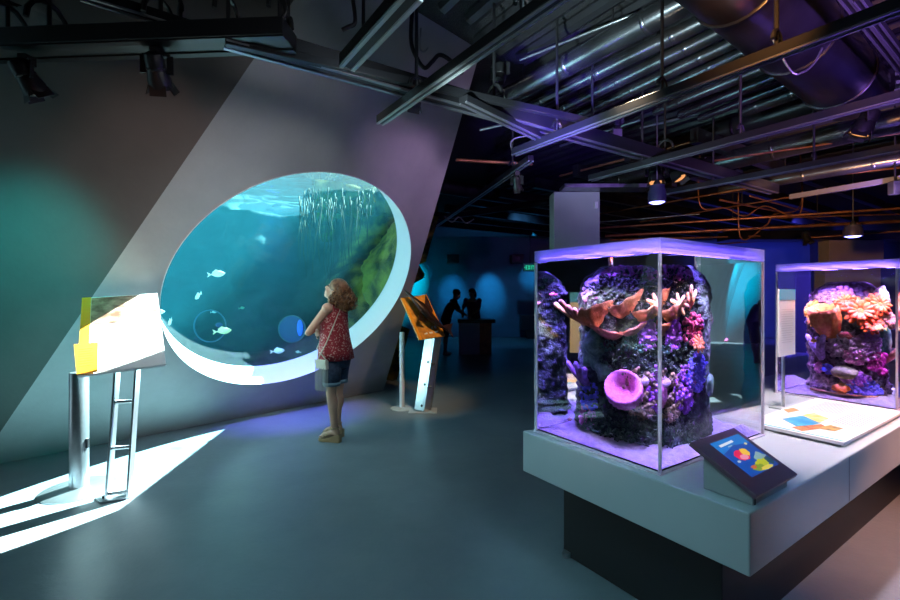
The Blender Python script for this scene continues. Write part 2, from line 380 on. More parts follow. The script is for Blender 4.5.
# fish ------------------------------------------------------------
def fish(loc, yaw, ln, mt, label, pitch=0., tall=.42, cat='fish', group=None, finmat=None):
    r = thing('fish', loc, label, cat, group)
    X = V((math.cos(yaw)*math.cos(pitch), math.sin(yaw)*math.cos(pitch), math.sin(pitch))); Z = (UP-X*X.z).normalized(); Y = Z.cross(X)
    loc = V(loc); m = MB(); rings = []
    prof = [(-.40, .045), (-.3, .12), (-.15, .36), (.05, .5), (.22, .46), (.36, .3), (.46, .12), (.5, .02)]
    for t, h in prof: rings.append([loc+X*(t*ln)+Z*(h*ln*tall*math.sin(a))+Y*(h*ln*.17*math.cos(a)) for a in [2*PI*k/12 for k in range(12)]])
    m.loft(rings); m.build('body', mt, r, smooth=180)
    fm = finmat or mt
    m = MB(); t = ln*.012
    m.prism([loc+X*(-.36*ln)+Z*.02*ln-Y*t/2, loc+X*(-.6*ln)+Z*.2*ln*tall*2-Y*t/2, loc+X*(-.52*ln)-Y*t/2, loc+X*(-.6*ln)-Z*.2*ln*tall*2-Y*t/2, loc+X*(-.36*ln)-Z*.02*ln-Y*t/2], Y*t); m.build('tail_fin', fm, r)
    m = MB(); m.prism([loc+X*(.2*ln)+Z*.42*ln*tall-Y*t/2, loc+X*(-.05*ln)+Z*.72*ln*tall-Y*t/2, loc+X*(-.28*ln)+Z*.36*ln*tall-Y*t/2, loc+X*(-.25*ln)+Z*.1*ln*tall-Y*t/2], Y*t); m.build('dorsal_fin', fm, r)
    m = MB()
    for sg in (-1, 1): m.ball(loc+X*(.37*ln)+Z*.06*ln*tall+Y*(sg*ln*.042), .022*ln, n=8, m=6)
    m.build('eye', M['black'], r, smooth=180)
    return r
FS = mat('silver_fish_skin', (.85, .83, .78), .3, .0, noise_amt=.1, nscale=12)
FY = mat('pale_yellow_fish_skin', (.85, .75, .42), .35, noise_amt=.1, nscale=12)
for px, py, y, yaw, ln, mt, lb in [
    (217, 274, 5.6, .2, .19, FS, 'silver fish swimming highest in the round window, above the other fish'),
    (198, 296, 5.6, 2.6, .15, FS, 'small silver fish angled down below the highest fish in the window'),
    (159, 312, 5.1, .2, .13, FS, 'pale fish half hidden by the right edge of the white board'),
    (170, 322, 5.2, 2.4, .14, FS, 'small pale fish tilted downwards close right of the white board'),
    (223, 331, 5.9, .25, .21, FY, 'pale yellow fish low in the middle left of the round window'),
    (278, 351, 6.1, .1, .18, FS, 'white fish low in the window, left of the woman and below the blue reflection disc'),
    (298, 352, 6.6, 2.9, .09, FS, 'tiny pale fish just right of the low white fish'),
    (214, 312, 7.0, .5, .09, FS, 'tiny distant fish above the left blue ring in the window'),
    (242, 308, 7.2, 1.0, .10, mat('green_fish_skin', (.3, .6, .35), .4), 'tiny green fish in the middle of the round window')]:
    fish(at_depth(px, py, y), yaw, ln, mt, lb, pitch=-.5 if 'down' in lb else .1, group='fish in the big aquarium')
# round blue reflections, put in as glowing shapes inside the big tank
for px, py, y, rp, lb, st in [(292, 329, 6.9, .21, 'glowing blue reflection disc low in the big aquarium, left of the woman', .8), (210, 326, 6.9, .25, 'faint blue reflection ring low in the big aquarium, right of the white board', .12)]:
    p = at_depth(px, py, y); r = thing('reflection', p, lb, 'reflection'); ax = V((0, -1, 0)).normalized()
    m = MB(); m.lathe(p, [(rp*.95, -.015), (rp, -.015), (rp, .015), (rp*.95, .015)], 40, ax, caps=False); m.build('ring', mat('reflection_ring', (.05, .12, .2), .3), r, smooth=40)
    if st > .5: m = MB(); m.lathe(p-ax*.02, [(rp*.94, 0), (rp*.94, .012)], 40, ax); m.build('pane', glow('reflection_glow', (.0, .12, .75), st*.35), r)
    m = MB(); q = p+V((rp*.62, -.03, .02)); m.ball(q, rp*.22, .02, rp*(.6 if st > .5 else .14), ax=None); m.build('lamp', glow('reflection_glint', (.02, .16, 1), st*1.4), r, smooth=180)  # glowing highlight of the reflection, not a lamp

# ------------------------------------------------------------------ reef tanks on the display table
TZ = .703
TN = V((1.092, 1.638, 0))                 # near corner of the table top
def tt(a, b, z=0.): return TN+DA*a+DB*b+UP*z
table = thing('display_table', tt(.6, 2.2, 0), 'large white slab display table on black plinth carrying the coral tanks', 'table')
m = MB(); q = V(table['_o']); L_B = 5.6
m.prism([tt(0, 0, TZ-.233), tt(1.2, 0, TZ-.233), tt(1.2, L_B, TZ-.233), tt(0, L_B, TZ-.233)], UP*.233)
m.build('top', M['slab'], table, bevel=.006)
m = MB(); m.prism([tt(.18, .18), tt(1.05, .18), tt(1.05, L_B-.2), tt(.18, L_B-.2)], UP*(TZ-.233)); m.build('plinth', M['plinth'], table, bevel=.004)
m = MB(); m.prism([tt(-.0015, 1.06, TZ-.225), tt(-.0015, 1.064, TZ-.225), tt(-.0015, 1.064, TZ-.004), tt(-.0015, 1.06, TZ-.004)], DA*.002); m.build('joint_seam', M['ink'], table)
for k, (a, b) in enumerate(((1.0, .22), (.25, .22))):
    m = MB(); m.cyl(tt(a+.02, b-.05, .0), tt(a+.02, b-.05, .03), .025); m.build('foot', M['steel'], table, smooth=40)

M['water'] = None
mw, nt, b, out = new_mat('reef_tank_water'); nt.nodes.remove(b)
g = nt.nodes.new('ShaderNodeBsdfGlass'); g.inputs['IOR'].default_value = 1.31; g.inputs['Roughness'].default_value = 0; g.inputs['Color'].default_value = (.96, .98, 1, 1)
nt.links.new(g.outputs[0], out.inputs['Surface']); M['water'] = mw
M['sheet'] = clear_sheet('acrylic_sheet', (1, 1, 1), .08, .03, haze=.07, hazecol=(.85, .85, 1))
M['edge'] = clear_sheet('polished_acrylic_edge', (1, .97, 1), .1, .1, haze=.88, hazecol=(.97, .9, .97))
M['lid'] = clear_sheet('frosted_acrylic_lid', (.9, .9, 1), .08, .1, haze=.5, hazecol=(.75, .72, 1))
M['tanksand'] = mat('white_reef_sand', (.75, .72, .8), .9, noise_amt=.12, nscale=26, bump=.5, bscale=60)

def tank(a0, b0, wa, wb, h, label, ledcol, ledpow, hw, strip, stripcol):
    o = tt(a0, b0, TZ); r = thing('coral_tank', tt(a0+wa/2, b0+wb/2, TZ), label, 'aquarium', 'coral tanks on the display table')
    P = lambda a, b, z: o+DA*a+DB*b+UP*z
    m = MB(); g_ = .012
    m.prism([P(g_, g_, .012), P(wa-g_, g_, .012), P(wa-g_, wb-g_, .012), P(g_, wb-g_, .012)], UP*(hw-.012)); m.build('water', M['water'], r)
    # upper acrylic band, edge strips
    m = MB()
    m.loft([[P(x, y, z) for x, y in ((i, i), (wa-i, i), (wa-i, wb-i), (i, wb-i))] for i, z in ((0, hw+.002), (0, h), (.02, h), (.02, hw+.002))], closed=True)
    m.build('upper_band', M['lid'], r)
    m = MB(); m.prism([P(.021, .021, h-.016), P(wa-.021, .021, h-.016), P(wa-.021, wb-.021, h-.016), P(.021, wb-.021, h-.016)], UP*.012); m.build('lid', M['lid'], r)
    for (x, y) in ((0, 0), (wa, 0), (wa, wb), (0, wb)):
        m = MB(); m.box(P(x+(.006 if x == 0 else -.006), y+(.006 if y == 0 else -.006), hw/2+.001), .012, .012, hw-.004, (DA, DB, UP)); m.build('edge_strip', M['edge'], r)
    m = MB(); m.prism([P(-.004, -.004, .001), P(wa+.004, -.004, .001), P(wa+.004, wb+.004, .001), P(-.004, wb+.004, .001)], UP*.009); m.build('base_sheet', M['edge'], r)
    # LED bars under the lid
    for k in (.22, .5, .78):
        m = MB(); m.bar(P(wa*k, .06, hw+.03), P(wa*k, wb-.06, hw+.03), .028, .012); m.build('lamp_bar', glow('led_bar', ledcol, 16), r)
    for (p0, p1) in (((.03, .03), (.03, wb-.03)), ((.03, .03), (wa-.03, .03))):
        m = MB(); m.bar(P(*p0, hw+.022), P(*p1, hw+.022), .008, .006); m.build('lamp_strip', glow('led_strip', ledcol, 12), r)
    # sand
    n = 40; m = MB(); s_ = .016
    def zz(i, j): k = min(1, min(i, n-i, j, n-j)/5); return .0175+k*(.030+.02*noise.noise(V((i*.22+a0*9, j*.22, 0)))+.02*(j/n))
    top = [P(s_+(wa-2*s_)*i/n, s_+(wb-2*s_)*j/n, zz(i, j)) for j in range(n+1) for i in range(n+1)]
    m.add(top, [(j*(n+1)+i, j*(n+1)+i+1, (j+1)*(n+1)+i+1, (j+1)*(n+1)+i) for j in range(n) for i in range(n)])
    ed = [(i, 0) for i in range(n)]+[(n, j) for j in range(n)]+[(i, n) for i in range(n, 0, -1)]+[(0, j) for j in range(n, 0, -1)]
    ring1 = [top[j*(n+1)+i] for i, j in ed]; ring0 = [V((p.x, p.y, TZ+.016)) for p in ring1]
    m.loft([ring0, ring1], caps=False); m.build('sand', M['tanksand'], r, smooth=40)
    # lamp
    for k in (.2, .5, .8):
        ld = bpy.data.lights.new('reef_lamp', 'AREA'); ld.shape = 'RECTANGLE'; ld.size = wa*.85; ld.size_y = .03; ld.energy = ledpow*.028; ld.color = ledcol; ld.spread = math.radians(75)
        lo = bpy.data.objects.new('reef_lamp', ld); C.objects.link(lo); lo.location = P(wa/2, wb*k, hw-.005)
        lo.rotation_euler = (0, 0, math.atan2(DA.y, DA.x))
    for q, ln, dr in ((P(wa/2, .07, hw-.01), wa*.9, DA), (P(.07, wb/2, hw-.01), wb*.9, DB), (P(wa-.07, wb/2, hw-.01), wb*.9, DB)):  # extra fill added along the edges to brighten the sand
        ld = bpy.data.lights.new('sand_fill', 'AREA'); ld.shape = 'RECTANGLE'; ld.size = ln; ld.size_y = .03; ld.energy = ledpow*.17; ld.color = ledcol; ld.spread = math.radians(60)
        o2 = bpy.data.objects.new('sand_fill', ld); C.objects.link(o2); o2.location = q; o2.rotation_euler = (0, 0, math.atan2(dr.y, dr.x))
    for q, ln, dr in ((P(wa/2, .05, hw-.03), wa*.85, DA), (P(.05, wb/2, hw-.03), wb*.85, DB)):  # added fill on the reef front, replacing room spots the water blocks
        ld = bpy.data.lights.new('reef_front_fill', 'AREA'); ld.shape = 'RECTANGLE'; ld.size = ln; ld.size_y = .04; ld.energy = ledpow*strip; ld.color = stripcol; ld.spread = math.radians(58)
        o2 = bpy.data.objects.new('reef_front_fill', ld); C.objects.link(o2); o2.location = q
        zax = (q-P(wa/2, wb/2, .02)).normalized(); xax = dr; yax = zax.cross(xax).normalized(); zax = xax.cross(yax).normalized()
        o2.rotation_euler = Matrix((xax, yax, zax)).transposed().to_euler()
    return P
T1 = (.376, .05, .778, 1.03, 1.052)
T2 = (.10, 2.42, .72, .95, 1.045)
P1 = tank(*T1, 'near clear acrylic coral tank with dark reef, blue lit lid', (.20, .11, 1), 90, .985, .075, (.74, .58, 1))
P2 = tank(*T2, 'far right acrylic coral tank with bright orange and pink corals', (.32, .17, 1), 66, .985, .05, (1, .80, .95))

# corals ------------------------------------------------------------
cm = {}
def cmat(n, c, c2=None, rough=.55):
    if n not in cm: cm[n] = mat('coral_'+n, c, rough, col2=c2, noise_amt=0 if c2 else .35, nscale=38, bump=.4, bscale=120)
    return cm[n]
M['reefrock'] = mat('reef_rock_dark', (.016, .02, .022), .8, col2=(.10, .13, .09), nscale=30, bump=1., bscale=90)
nt = M['reefrock'].node_tree; rp = [n for n in nt.nodes if n.type == 'VALTORGB'][0].color_ramp
rp.elements[0].position = .3; rp.elements[0].color = (.004, .006, .008, 1); rp.elements[1].position = .70; rp.elements[1].color = (.11, .05, .15, 1)
ee = rp.elements.new(.45); ee.color = (.010, .028, .02, 1); ee = rp.elements.new(.57); ee.color = (.04, .085, .04, 1)

class Reef:
    def __init__(s, P, ca, cb, rad, zb, zt, name, label, rock=M['reefrock'], bulge=.05, seed=0, squash=1.):
        s.c = P(ca, cb, 0); s.rad = rad; s.zb, s.zt = zb, zt; s.seed = seed; s.bulge = bulge; s.sq = squash
        s.root = thing(name, s.c+UP*zb, label, 'coral reef')
        cam = V((0, 0, 0)); s.f = (V((-s.c.x, -s.c.y, 0))).normalized(); s.r = V((s.f.y*-1, s.f.x, 0)).normalized()
        if s.r.x < 0: s.r = -s.r
        m = MB(); nu, nv = 110, 90; rings = []
        for j in range(nv+1):
            rings.append([s.pt(2*PI*i/nu, j/nv, True) for i in range(nu)])
        m.loft(rings); m.build('reef_rock', rock, s.root, smooth=180)
    def radius(s, ph, v):
        q = V((math.cos(ph)*1.3, math.sin(ph)*1.3, v*3.2+s.seed))
        k = 1+s.bulge*2.2*noise.noise(q*1.1)+s.bulge*1.2*noise.noise(q*2.7)
        if v > .80: k *= 1-.55*((v-.80)/.20)**2.5
        if v < .06: k *= 1.04
        return s.rad*k
    def pt(s, ph, v, fine=False, out=0.):
        r = s.radius(ph, v)
        d = s.f*math.cos(ph)+s.r*math.sin(ph)*s.sq
        p = s.c+d*r+UP*(s.zb+(s.zt-s.zb)*v)
        if fine:
            p = p+d*(.022*noise.noise(p*17)+.016*noise.noise(p*38)+.009*noise.noise(p*80))
        return p+d*out
    def fr(s, deg, z, out=0.):
        """point on the rock, its outward normal and the sideways tangent; z is height above the table top"""
        ph = math.radians(deg); v = (z-s.zb)/(s.zt-s.zb)
        n_ = (s.f*math.cos(ph)+s.r*math.sin(ph)).normalized(); t = UP.cross(n_); 
        return s.pt(ph, max(0, min(1, v)), False, out), n_, t
    def cluster(s, name, deg, z, w, h, n, rb, mt, spike=0., dens_seed=1):
        """many little polyps scattered on a patch of the rock"""
        rr = random.Random(dens_seed*31+int(deg)); m = MB()
        for i in range(n):
            a = rr.uniform(0, 2*PI); q = math.sqrt(rr.random())
            p, n_, t = s.fr(deg+math.degrees(math.cos(a)*q*w/2/s.rad), z+math.sin(a)*q*h/2, rr.uniform(-.2, .7)*rb)
            r_ = rb*rr.uniform(.6, 1.2)
            if spike: 
                d = (n_+V((rr.uniform(-.6, .6), rr.uniform(-.6, .6), rr.uniform(-.3, .8)))).normalized()
                m.tube([p, p+d*spike*.5, p+d*spike*rr.uniform(.7, 1.2)], [r_, r_*.8, r_*.45], 6)
            else: m.ball(p, r_, r_, r_*rr.uniform(.6, 1.), 8, 6)
        return m.build(name, mt, s.root, smooth=180)
    def barrel(s, name, deg, z, r, ln, mt, aim, ribs=22):
        p, n_, t = s.fr(deg, z, -.01); ax = (n_*aim[0]+t*aim[1]+UP*aim[2]).normalized(); x = ax.orthogonal().normalized(); y = ax.cross(x)
        m = MB(); nn = ribs*4; rings = []
        for q, zz, rb in ((.35, 0, .0), (.72, .25, .06), (.98, .6, .06), (1.0, .85, .05), (.96, 1., .02), (.86, .99, 0), (.72, .8, 0), (.5, .55, 0), (.1, .45, 0)):
            rings.append([p+ax*(zz*ln)+(x*math.cos(2*PI*k/nn)+y*math.sin(2*PI*k/nn))*r*q*(1+rb*math.cos(2*PI*k*ribs/nn+zz*9)) for k in range(nn)])
        m.loft(rings); return m.build(name, mt, s.root, smooth=180)
    def plate(s, name, deg, z, w, dep, mt, curl=.03, tilt=.0, th=.012, seed=0):
        """ledge coral, an uneven fan growing out of the rock"""
        p, n_, t = s.fr(deg, z, -.03); m = MB(); nu, nv = 22, 8; top = []; bot = []
        for j in range(nv+1):
            for i in range(nu+1):
                a = -PI/2+PI*i/nu; v = j/nv; k = 1+.16*noise.noise(V((a*2.2, seed*3.1, 0)))
                q = p+t*(math.sin(a)*w/2*v*k)+n_*(math.cos(a)*dep*v*k+.01*v)+UP*(curl*v*v*(1+.5*noise.noise(V((a*1.5, 7+seed, 0))))+tilt*math.sin(a)*v)
                top.append(q); bot.append(q-UP*th*(1.3-.7*v))
        W_ = nu+1
        m.add(top, [(j*W_+i, j*W_+i+1, (j+1)*W_+i+1, (j+1)*W_+i) for j in range(nv) for i in range(nu)])
        m.add(bot, [(j*W_+i, (j+1)*W_+i, (j+1)*W_+i+1, j*W_+i+1) for j in range(nv) for i in range(nu)])
        rim = [(nv*W_+i) for i in range(nu+1)]; k = len(top)
        m.f += [(a, b, b+k, a+k) for a, b in zip(rim, rim[1:])]; m.mi += [0]*nu
        for col in (0, nu):
            m.f += [(j*W_+col, (j+1)*W_+col, (j+1)*W_+col+k, j*W_+col+k) for j in range(nv)]; m.mi += [0]*nv
        return m.build(name, mt, s.root, smooth=50)
    def fingers(s, name, deg, z, n, ln, r, mt, spread=.5, up=.9, out=.5, seed=3):
        rr = random.Random(seed); p, n_, t = s.fr(deg, z, -.01); m = MB()
        for i in range(n):
            d = (n_*out+t*spread*(2*i/(max(1, n-1))-1+rr.uniform(-.2, .2))+UP*up*rr.uniform(.8, 1.1)).normalized(); l = ln*rr.uniform(.65, 1.1)
            q0 = p+t*(rr.uniform(-.4, .4)*r); mid = q0+d*l*.5+n_*.012; e_ = q0+d*l+UP*.01
            m.tube([q0, mid, e_-d*r*.3, e_, e_+d*r*.55], [r*1.1, r, r*.92, r*.75, r*.1], 10)
        return m.build(name, mt, s.root, smooth=180)
    def lump(s, name, deg, z, rx, rz, dep, mt, seed=0, rough=.25, out=.0, fs=26):
        p, n_, t = s.fr(deg, z, out); m = MB(); m.ball(p, rx, dep, rz, 30, 20, (t, n_, UP))
        for v in m.v:
            d = (v-p); v += d*rough*(noise.noise(v*fs)+.5*noise.noise(v*fs*2.2))
        return m.build(name, mt, s.root, smooth=180)
    def flower(s, name, deg, z, r, mt, petals=11, out=.02, seed=1, layers=2):
        """anemone-like rosette of blunt petals"""
        rr = random.Random(seed); p, n_, t = s.fr(deg, z, out); n_ = (n_+UP*.35).normalized(); t = UP.cross(n_).normalized(); b = n_.cross(t); m = MB()
        m.ball(p, r*.45, r*.45, r*.45, 10, 7)
        for l in range(layers):
            for k in range(petals):
                a = 2*PI*(k+.5*l)/petals+rr.uniform(-.15, .15); d = (t*math.cos(a)+b*math.sin(a)); q = r*(1-.3*l)
                m.tube([p+n_*.005, p+d*q*.5+n_*q*(.22+.25*l), p+d*q*.95+n_*q*(.2+.4*l), p+d*q*1.05+n_*q*(.24+.45*l)], [r*.10, r*.19, r*.15, r*.04], 7)
        return m.build(name, mt, s.root, smooth=180)

r1 = Reef(P1, .41, .46, .265, .03, .955, 'coral_reef', 'dark purple green reef column inside the near acrylic tank', seed=2)
tan = cmat('tan', (.42, .18, .07), (.62, .33, .15)); org = cmat('orange', (.75, .16, .03), (.9, .33, .06)); pink = cmat('pink', (.62, .12, .40), (.8, .32, .58))
pur = cmat('purple', (.34, .08, .55), (.55, .22, .75)); blu = cmat('blue', (.10, .10, .75), (.22, .2, .85)); grn = cmat('green', (.04, .13, .07), (.13, .27, .15))
red = cmat('red', (.35, .03, .06), (.55, .08, .12)); olive = cmat('olive', (.16, .13, .06), (.38, .3, .16)); lav = cmat('lavender', (.5, .42, .65), (.7, .6, .8))
mag = cmat('magenta', (.6, .02, .25), (.8, .06, .4)); sea_ = cmat('seagreen', (.08, .3, .22), (.2, .5, .4)); sal = cmat('salmon', (.8, .28, .2), (.9, .42, .3))
r1.barrel('barrel_sponge', -3, .255, .10, .15, cmat('sponge', (.50, .13, .34), (.75, .3, .55)), (.8, -.25, .6))
r1.plate('shelf_coral', -40, .63, .20, .15, tan, .09, .05, seed=1)
r1.plate('shelf_coral', -6, .69, .19, .13, tan, .09, .05, seed=2)
r1.plate('shelf_coral', -26, .575, .20, .12, tan, .05, -.02, seed=3)
r1.plate('shelf_coral', 20, .67, .18, .13, tan, .08, .04, seed=4)
r1.plate('shelf_coral', 2, .60, .14, .10, tan, .04, .03, seed=9)
r1.fingers('branching_coral', -62, .64, 5, .22, .018, tan, .6, .5, .9, 5)
r1.flower('cup_coral', 24, .745, .06, cmat('gold', (.7, .3, .08), (.85, .5, .2)), 7, .05, 3, 1)
r1.fingers('horn_coral', 40, .73, 3, .11, .013, cmat('gold', (.7, .3, .08)), .4, 1.1, .6, 8)
r1.lump('moss_coral', -46, .50, .085, .10, .06, grn, 1, .35)
r1.lump('moss_coral', -32, .40, .05, .06, .04, grn, 2, .35)
r1.fingers('finger_sponge', -58, .30, 7, .15, .017, cmat('plum', (.20, .10, .32), (.34, .2, .5)), .8, .9, .7, 9)
r1.cluster('star_polyps', -52, .24, .12, .16, 60, .014, blu)
r1.cluster('star_polyps', -55, .12, .12, .14, 45, .014, pink, dens_seed=3)
r1.cluster('crust_coral', -20, .92, .30, .05, 110, .015, pink, dens_seed=4)
r1.cluster('crust_coral', 25, .91, .30, .07, 120, .015, pink, dens_seed=5)
r1.cluster('crust_coral', -58, .85, .12, .18, 70, .017, lav, dens_seed=6)
r1.cluster('leather_coral', 18, .60, .10, .16, 60, .017, pur, .03, 7)
r1.cluster('leather_coral', 45, .62, .14, .16, 80, .015, red, .025, 8)
r1.flower('anemone', 50, .55, .05, org, 10, .03, 5)
r1.cluster('button_polyps', 50, .40, .14, .20, 110, .015, blu, .03, 9)
r1.cluster('button_polyps', 32, .33, .13, .24, 110, .015, pur, .03, 10)
r1.cluster('button_polyps', 12, .30, .18, .26, 120, .016, olive, .03, 11)
r1.lump('disc_coral', 74, .33, .05, .06, .02, cmat('discgreen', (.1, .3, .12), (.25, .5, .2)), 4, .1, .03)
r1.cluster('algae_tufts', 0, .12, .5, .2, 240, .008, cmat('algae', (.015, .04, .025), (.05, .11, .06)), .035, 12)
r1.cluster('algae_tufts', 0, .82, .55, .22, 260, .008, cmat('algaedark', (.008, .012, .014), (.025, .045, .03)), .035, 13)
r1.cluster('algae_tufts', -5, .47, .5, .2, 220, .008, cmat('algae', (.03, .07, .05)), .035, 14)
r1.cluster('star_polyps', -10, .53, .25, .06, 40, .013, sea_, .0, 15)
fish(r1.fr(9, .375, .09)[0], .3, .075, lav, 'pale lavender fish in front of the dark reef in the near tank', tall=.62, group='fish in the coral tanks')
fish(P1(.70, .10, .80), 2.9, .05, red, 'small red fish in the upper left of the near coral tank', group='fish in the coral tanks')
fish(P1(.62, .18, .09), .4, .05, cmat('goby', (.45, .2, .2)), 'small reddish fish low over the white sand in the near tank', group='fish in the coral tanks')
fish(P1(.15, .75, .55), .8, .06, cmat('goby', (.3, .2, .2)), 'small dark fish in the clear water right of the dark reef', group='fish in the coral tanks')

r2 = Reef(P2, .36, .43, .235, .04, .90, 'coral_reef', 'bright orange, pink and purple coral reef inside the far right tank', rock=mat('reef_rock_pale', (.07, .04, .08), .8, col2=(.38, .26, .32), nscale=28, bump=1., bscale=80), seed=9)
r2.barrel('vase_sponge', -26, .46, .10, .26, org, (.35, -.05, .9), 14)
r2.flower('anemone', -55, .68, .075, cmat('amber', (.9, .3, .03), (.95, .5, .1)), 12, .03, 1)
r2.flower('anemone', -48, .60, .06, cmat('amber', (.9, .3, .03)), 11, .04, 2)
r2.flower('anemone', 12, .67, .11, cmat('tangerine', (.85, .07, .01), (.9, .16, .025)), 12, .03, 3)
r2.flower('anemone', 36, .72, .09, cmat('tangerine', (.85, .07, .01)), 12, .03, 4)
r2.flower('anemone', -4, .74, .07, cmat('tangerine', (.85, .07, .01)), 11, .03, 5)
r2.flower('anemone', 50, .62, .08, sal, 12, .03, 6)
r2.flower('anemone', 24, .58, .08, cmat('tangerine', (.85, .07, .01)), 12, .04, 7)
r2.lump('crust_coral', 55, .76, .06, .10, .04, lav, 1, .3)
r2.cluster('crust_coral', -32, .78, .16, .12, 90, .017, cmat('dusk', (.25, .15, .3), (.5, .3, .5)), .02, 21)
r2.cluster('crust_coral', -8, .80, .16, .12, 70, .02, cmat('rose', (.7, .3, .45), (.85, .5, .6)), .02, 22)
r2.cluster('pulse_coral', 4, .40, .30, .20, 170, .02, cmat('mauve', (.4, .2, .35), (.65, .42, .55)), .04, 23)
r2.cluster('pulse_coral', 8, .33, .12, .10, 60, .02, cmat('pinkbright', (.8, .2, .5), (.9, .4, .65)), .04, 24)
r2.cluster('pulse_coral', 30, .44, .12, .16, 80, .02, cmat('orchid', (.55, .2, .6), (.75, .45, .8)), .04, 25)
r2.lump('rose_coral', -5, .49, .05, .03, .04, red, 2, .4, .02)
r2.cluster('sea_fan', 42, .30, .12, .16, 70, .025, mag, .03, 26)
r2.cluster('sea_fan', 20, .10, .22, .12, 90, .02, blu, .03, 27)
r2.cluster('sea_fan', 10, .16, .16, .10, 70, .02, pur, .03, 28)
r2.lump('brain_coral', -6, .21, .08, .05, .06, cmat('brain', (.28, .28, .14), (.42, .4, .25)), 3, .12, .03)
r2.cluster('star_polyps', -32, .22, .09, .07, 50, .016, blu, .0, 29)
r2.cluster('star_polyps', -48, .22, .07, .07, 40, .018, pink, .0, 30)
r2.lump('disc_coral', 66, .46, .06, .12, .03, sea_, 4, .12, .02)
r2.fingers('tube_sponge', 78, .30, 4, .22, .022, sal, .35, 1.1, .9, 12)
r2.fingers('tube_sponge', -42, .30, 4, .20, .02, cmat('lilac', (.5, .35, .65)), .5, 1.2, .5, 13)
r2.lump('flame_coral', -10, .09, .05, .04, .04, org, 5, .3, .04)
r2.plate('shelf_coral', -8, .05, .42, .16, tan, .01, 0, seed=6)
fish(r2.fr(-34, .44, .13)[0], .2, .09, cmat('yellow', (.9, .55, .02), (.95, .65, .05)), 'bright yellow fish in front of the orange vase sponge', tall=.3, group='fish in the coral tanks')
fish(r2.fr(30, .555, .10)[0], 2.6, .07, cmat('lemon', (.85, .65, .05), (.9, .8, .3)), 'small yellow and white fish below the big orange anemones', tall=.6, group='fish in the coral tanks')
fish(r2.fr(-28, .225, .10)[0], .3, .07, cmat('royal', (.03, .06, .7), (.05, .12, .85)), 'royal blue fish low at the left of the colourful reef', tall=.4, group='fish in the coral tanks')

# ------------------------------------------------------------------ things on the table
# touch screen kiosk
kiosk = thing('touch_screen_kiosk', tt(.12, .24, TZ), 'purple grey wedge shaped touch screen kiosk on the near table corner', 'kiosk')
KTL, KTR, KBL, KBR = tt(.235, .035, .895), tt(.235, .405, .895), tt(-.005, .05, .757), tt(-.005, .42, .757)
kn = (KBL-KTL).cross(KTR-KTL).normalized()
if kn.z < 0: kn = -kn
def kp(u, v, o=0.): return (KTL*(1-u)+KTR*u)*(1-v)+(KBL*(1-u)+KBR*u)*v+kn*o
M['kiosk'] = mat('kiosk_shell', (.30, .33, .34), .45); M['kioskface'] = mat('kiosk_mauve_face', (.14, .078, .12), .35)
m = MB(); m.prism([kp(0, 0), kp(1, 0), kp(1, 1), kp(0, 1)], -kn*.02); m.build('face_plate', M['kioskface'], kiosk, bevel=.004)
m = MB()
sd = lambda b: [tt(.205, b, TZ+.001), tt(.205, b, .866), tt(.02, b, .757), tt(.02, b, TZ+.001)]
m.prism(sd(.075), DB*.31); m.build('wedge_body', M['kiosk'], kiosk, bevel=.004)
def decal(name, pts, mt, par, nrm, o=.0015, th=.0012):
    m = MB(); m.prism([V(p)+nrm*o for p in pts], nrm*th); return m.build(name, mt, par)
def quad(fn, u0, u1, v0, v1): return [fn(u0, v0), fn(u1, v0), fn(u1, v1), fn(u0, v1)]
SC = lambda n, c, e=1.: glow('screen_'+n, c, e)
scr = decal('screen', quad(kp, .24, .90, .13, .77), SC('blue', (.005, .075, .42), .9), kiosk, kn, .001)
def sp(u, v): return kp(.24+.66*u, .13+.64*v)
def blob(us, name, mt, o=.0026): return decal(name, [sp(u, v) for u, v in us], mt, scr, kn, o, .0006)
def disc(cu, cv, ru, rv, n=14, j=0., sd=1):
    rr = random.Random(sd); return [(cu+ru*math.cos(2*PI*k/n)*(1+rr.uniform(-j, j)), cv+rv*math.sin(2*PI*k/n)*(1+rr.uniform(-j, j))) for k in range(n)]
blob([(0, 0), (1, 0), (1, .3), (.5, .22), (0, .34)], 'water_light', SC('sky', (.01, .2, .62), .9), .0022)
blob([(.14, .11), (.62, .09), (.62, .15), (.14, .17)], 'title_line', SC('text', (.75, .8, .9), .9)); blob([(.32, .21), (.46, .205), (.46, .225), (.32, .23)], 'title_line', SC('text2', (.5, .6, .8), .8))
blob(disc(.40, .50, .20, .15, 16, .1), 'screen_fish', SC('redfish', (.80, .02, .10), .9)); blob(disc(.40, .56, .12, .07, 12, .1), 'screen_fish', SC('pinkfish', (.9, .3, .45), .9), .0034)
blob(disc(.56, .46, .11, .11, 12, .15), 'screen_fish', SC('gold', (.9, .55, .05), .9), .0036)
for cu, cv, ru, rv, c, k in ((.78, .70, .17, .14, (.25, .45, .5), 2), (.66, .82, .22, .10, (.55, .60, .02), 3), (.42, .90, .18, .09, (.25, .36, .04), 4), (.60, .95, .2, .05, (.8, .65, .1), 5), (.88, .84, .1, .1, (.02, .08, .12), 6), (.30, .84, .08, .05, (.6, .15, .05), 7), (.83, .30, .05, .03, (.85, .75, .4), 8), (.12, .62, .05, .03, (.5, .6, .8), 9)):
    blob(disc(cu, cv, ru, rv, 15, .25, k), 'screen_coral', SC('c%d' % k, c, .8), .0026+.0004*k)
m = MB(); m.cyl(tt(.03, .09, TZ+.002), tt(.03, .09, TZ+.035), .012); m.build('foot', M['black'], kiosk)

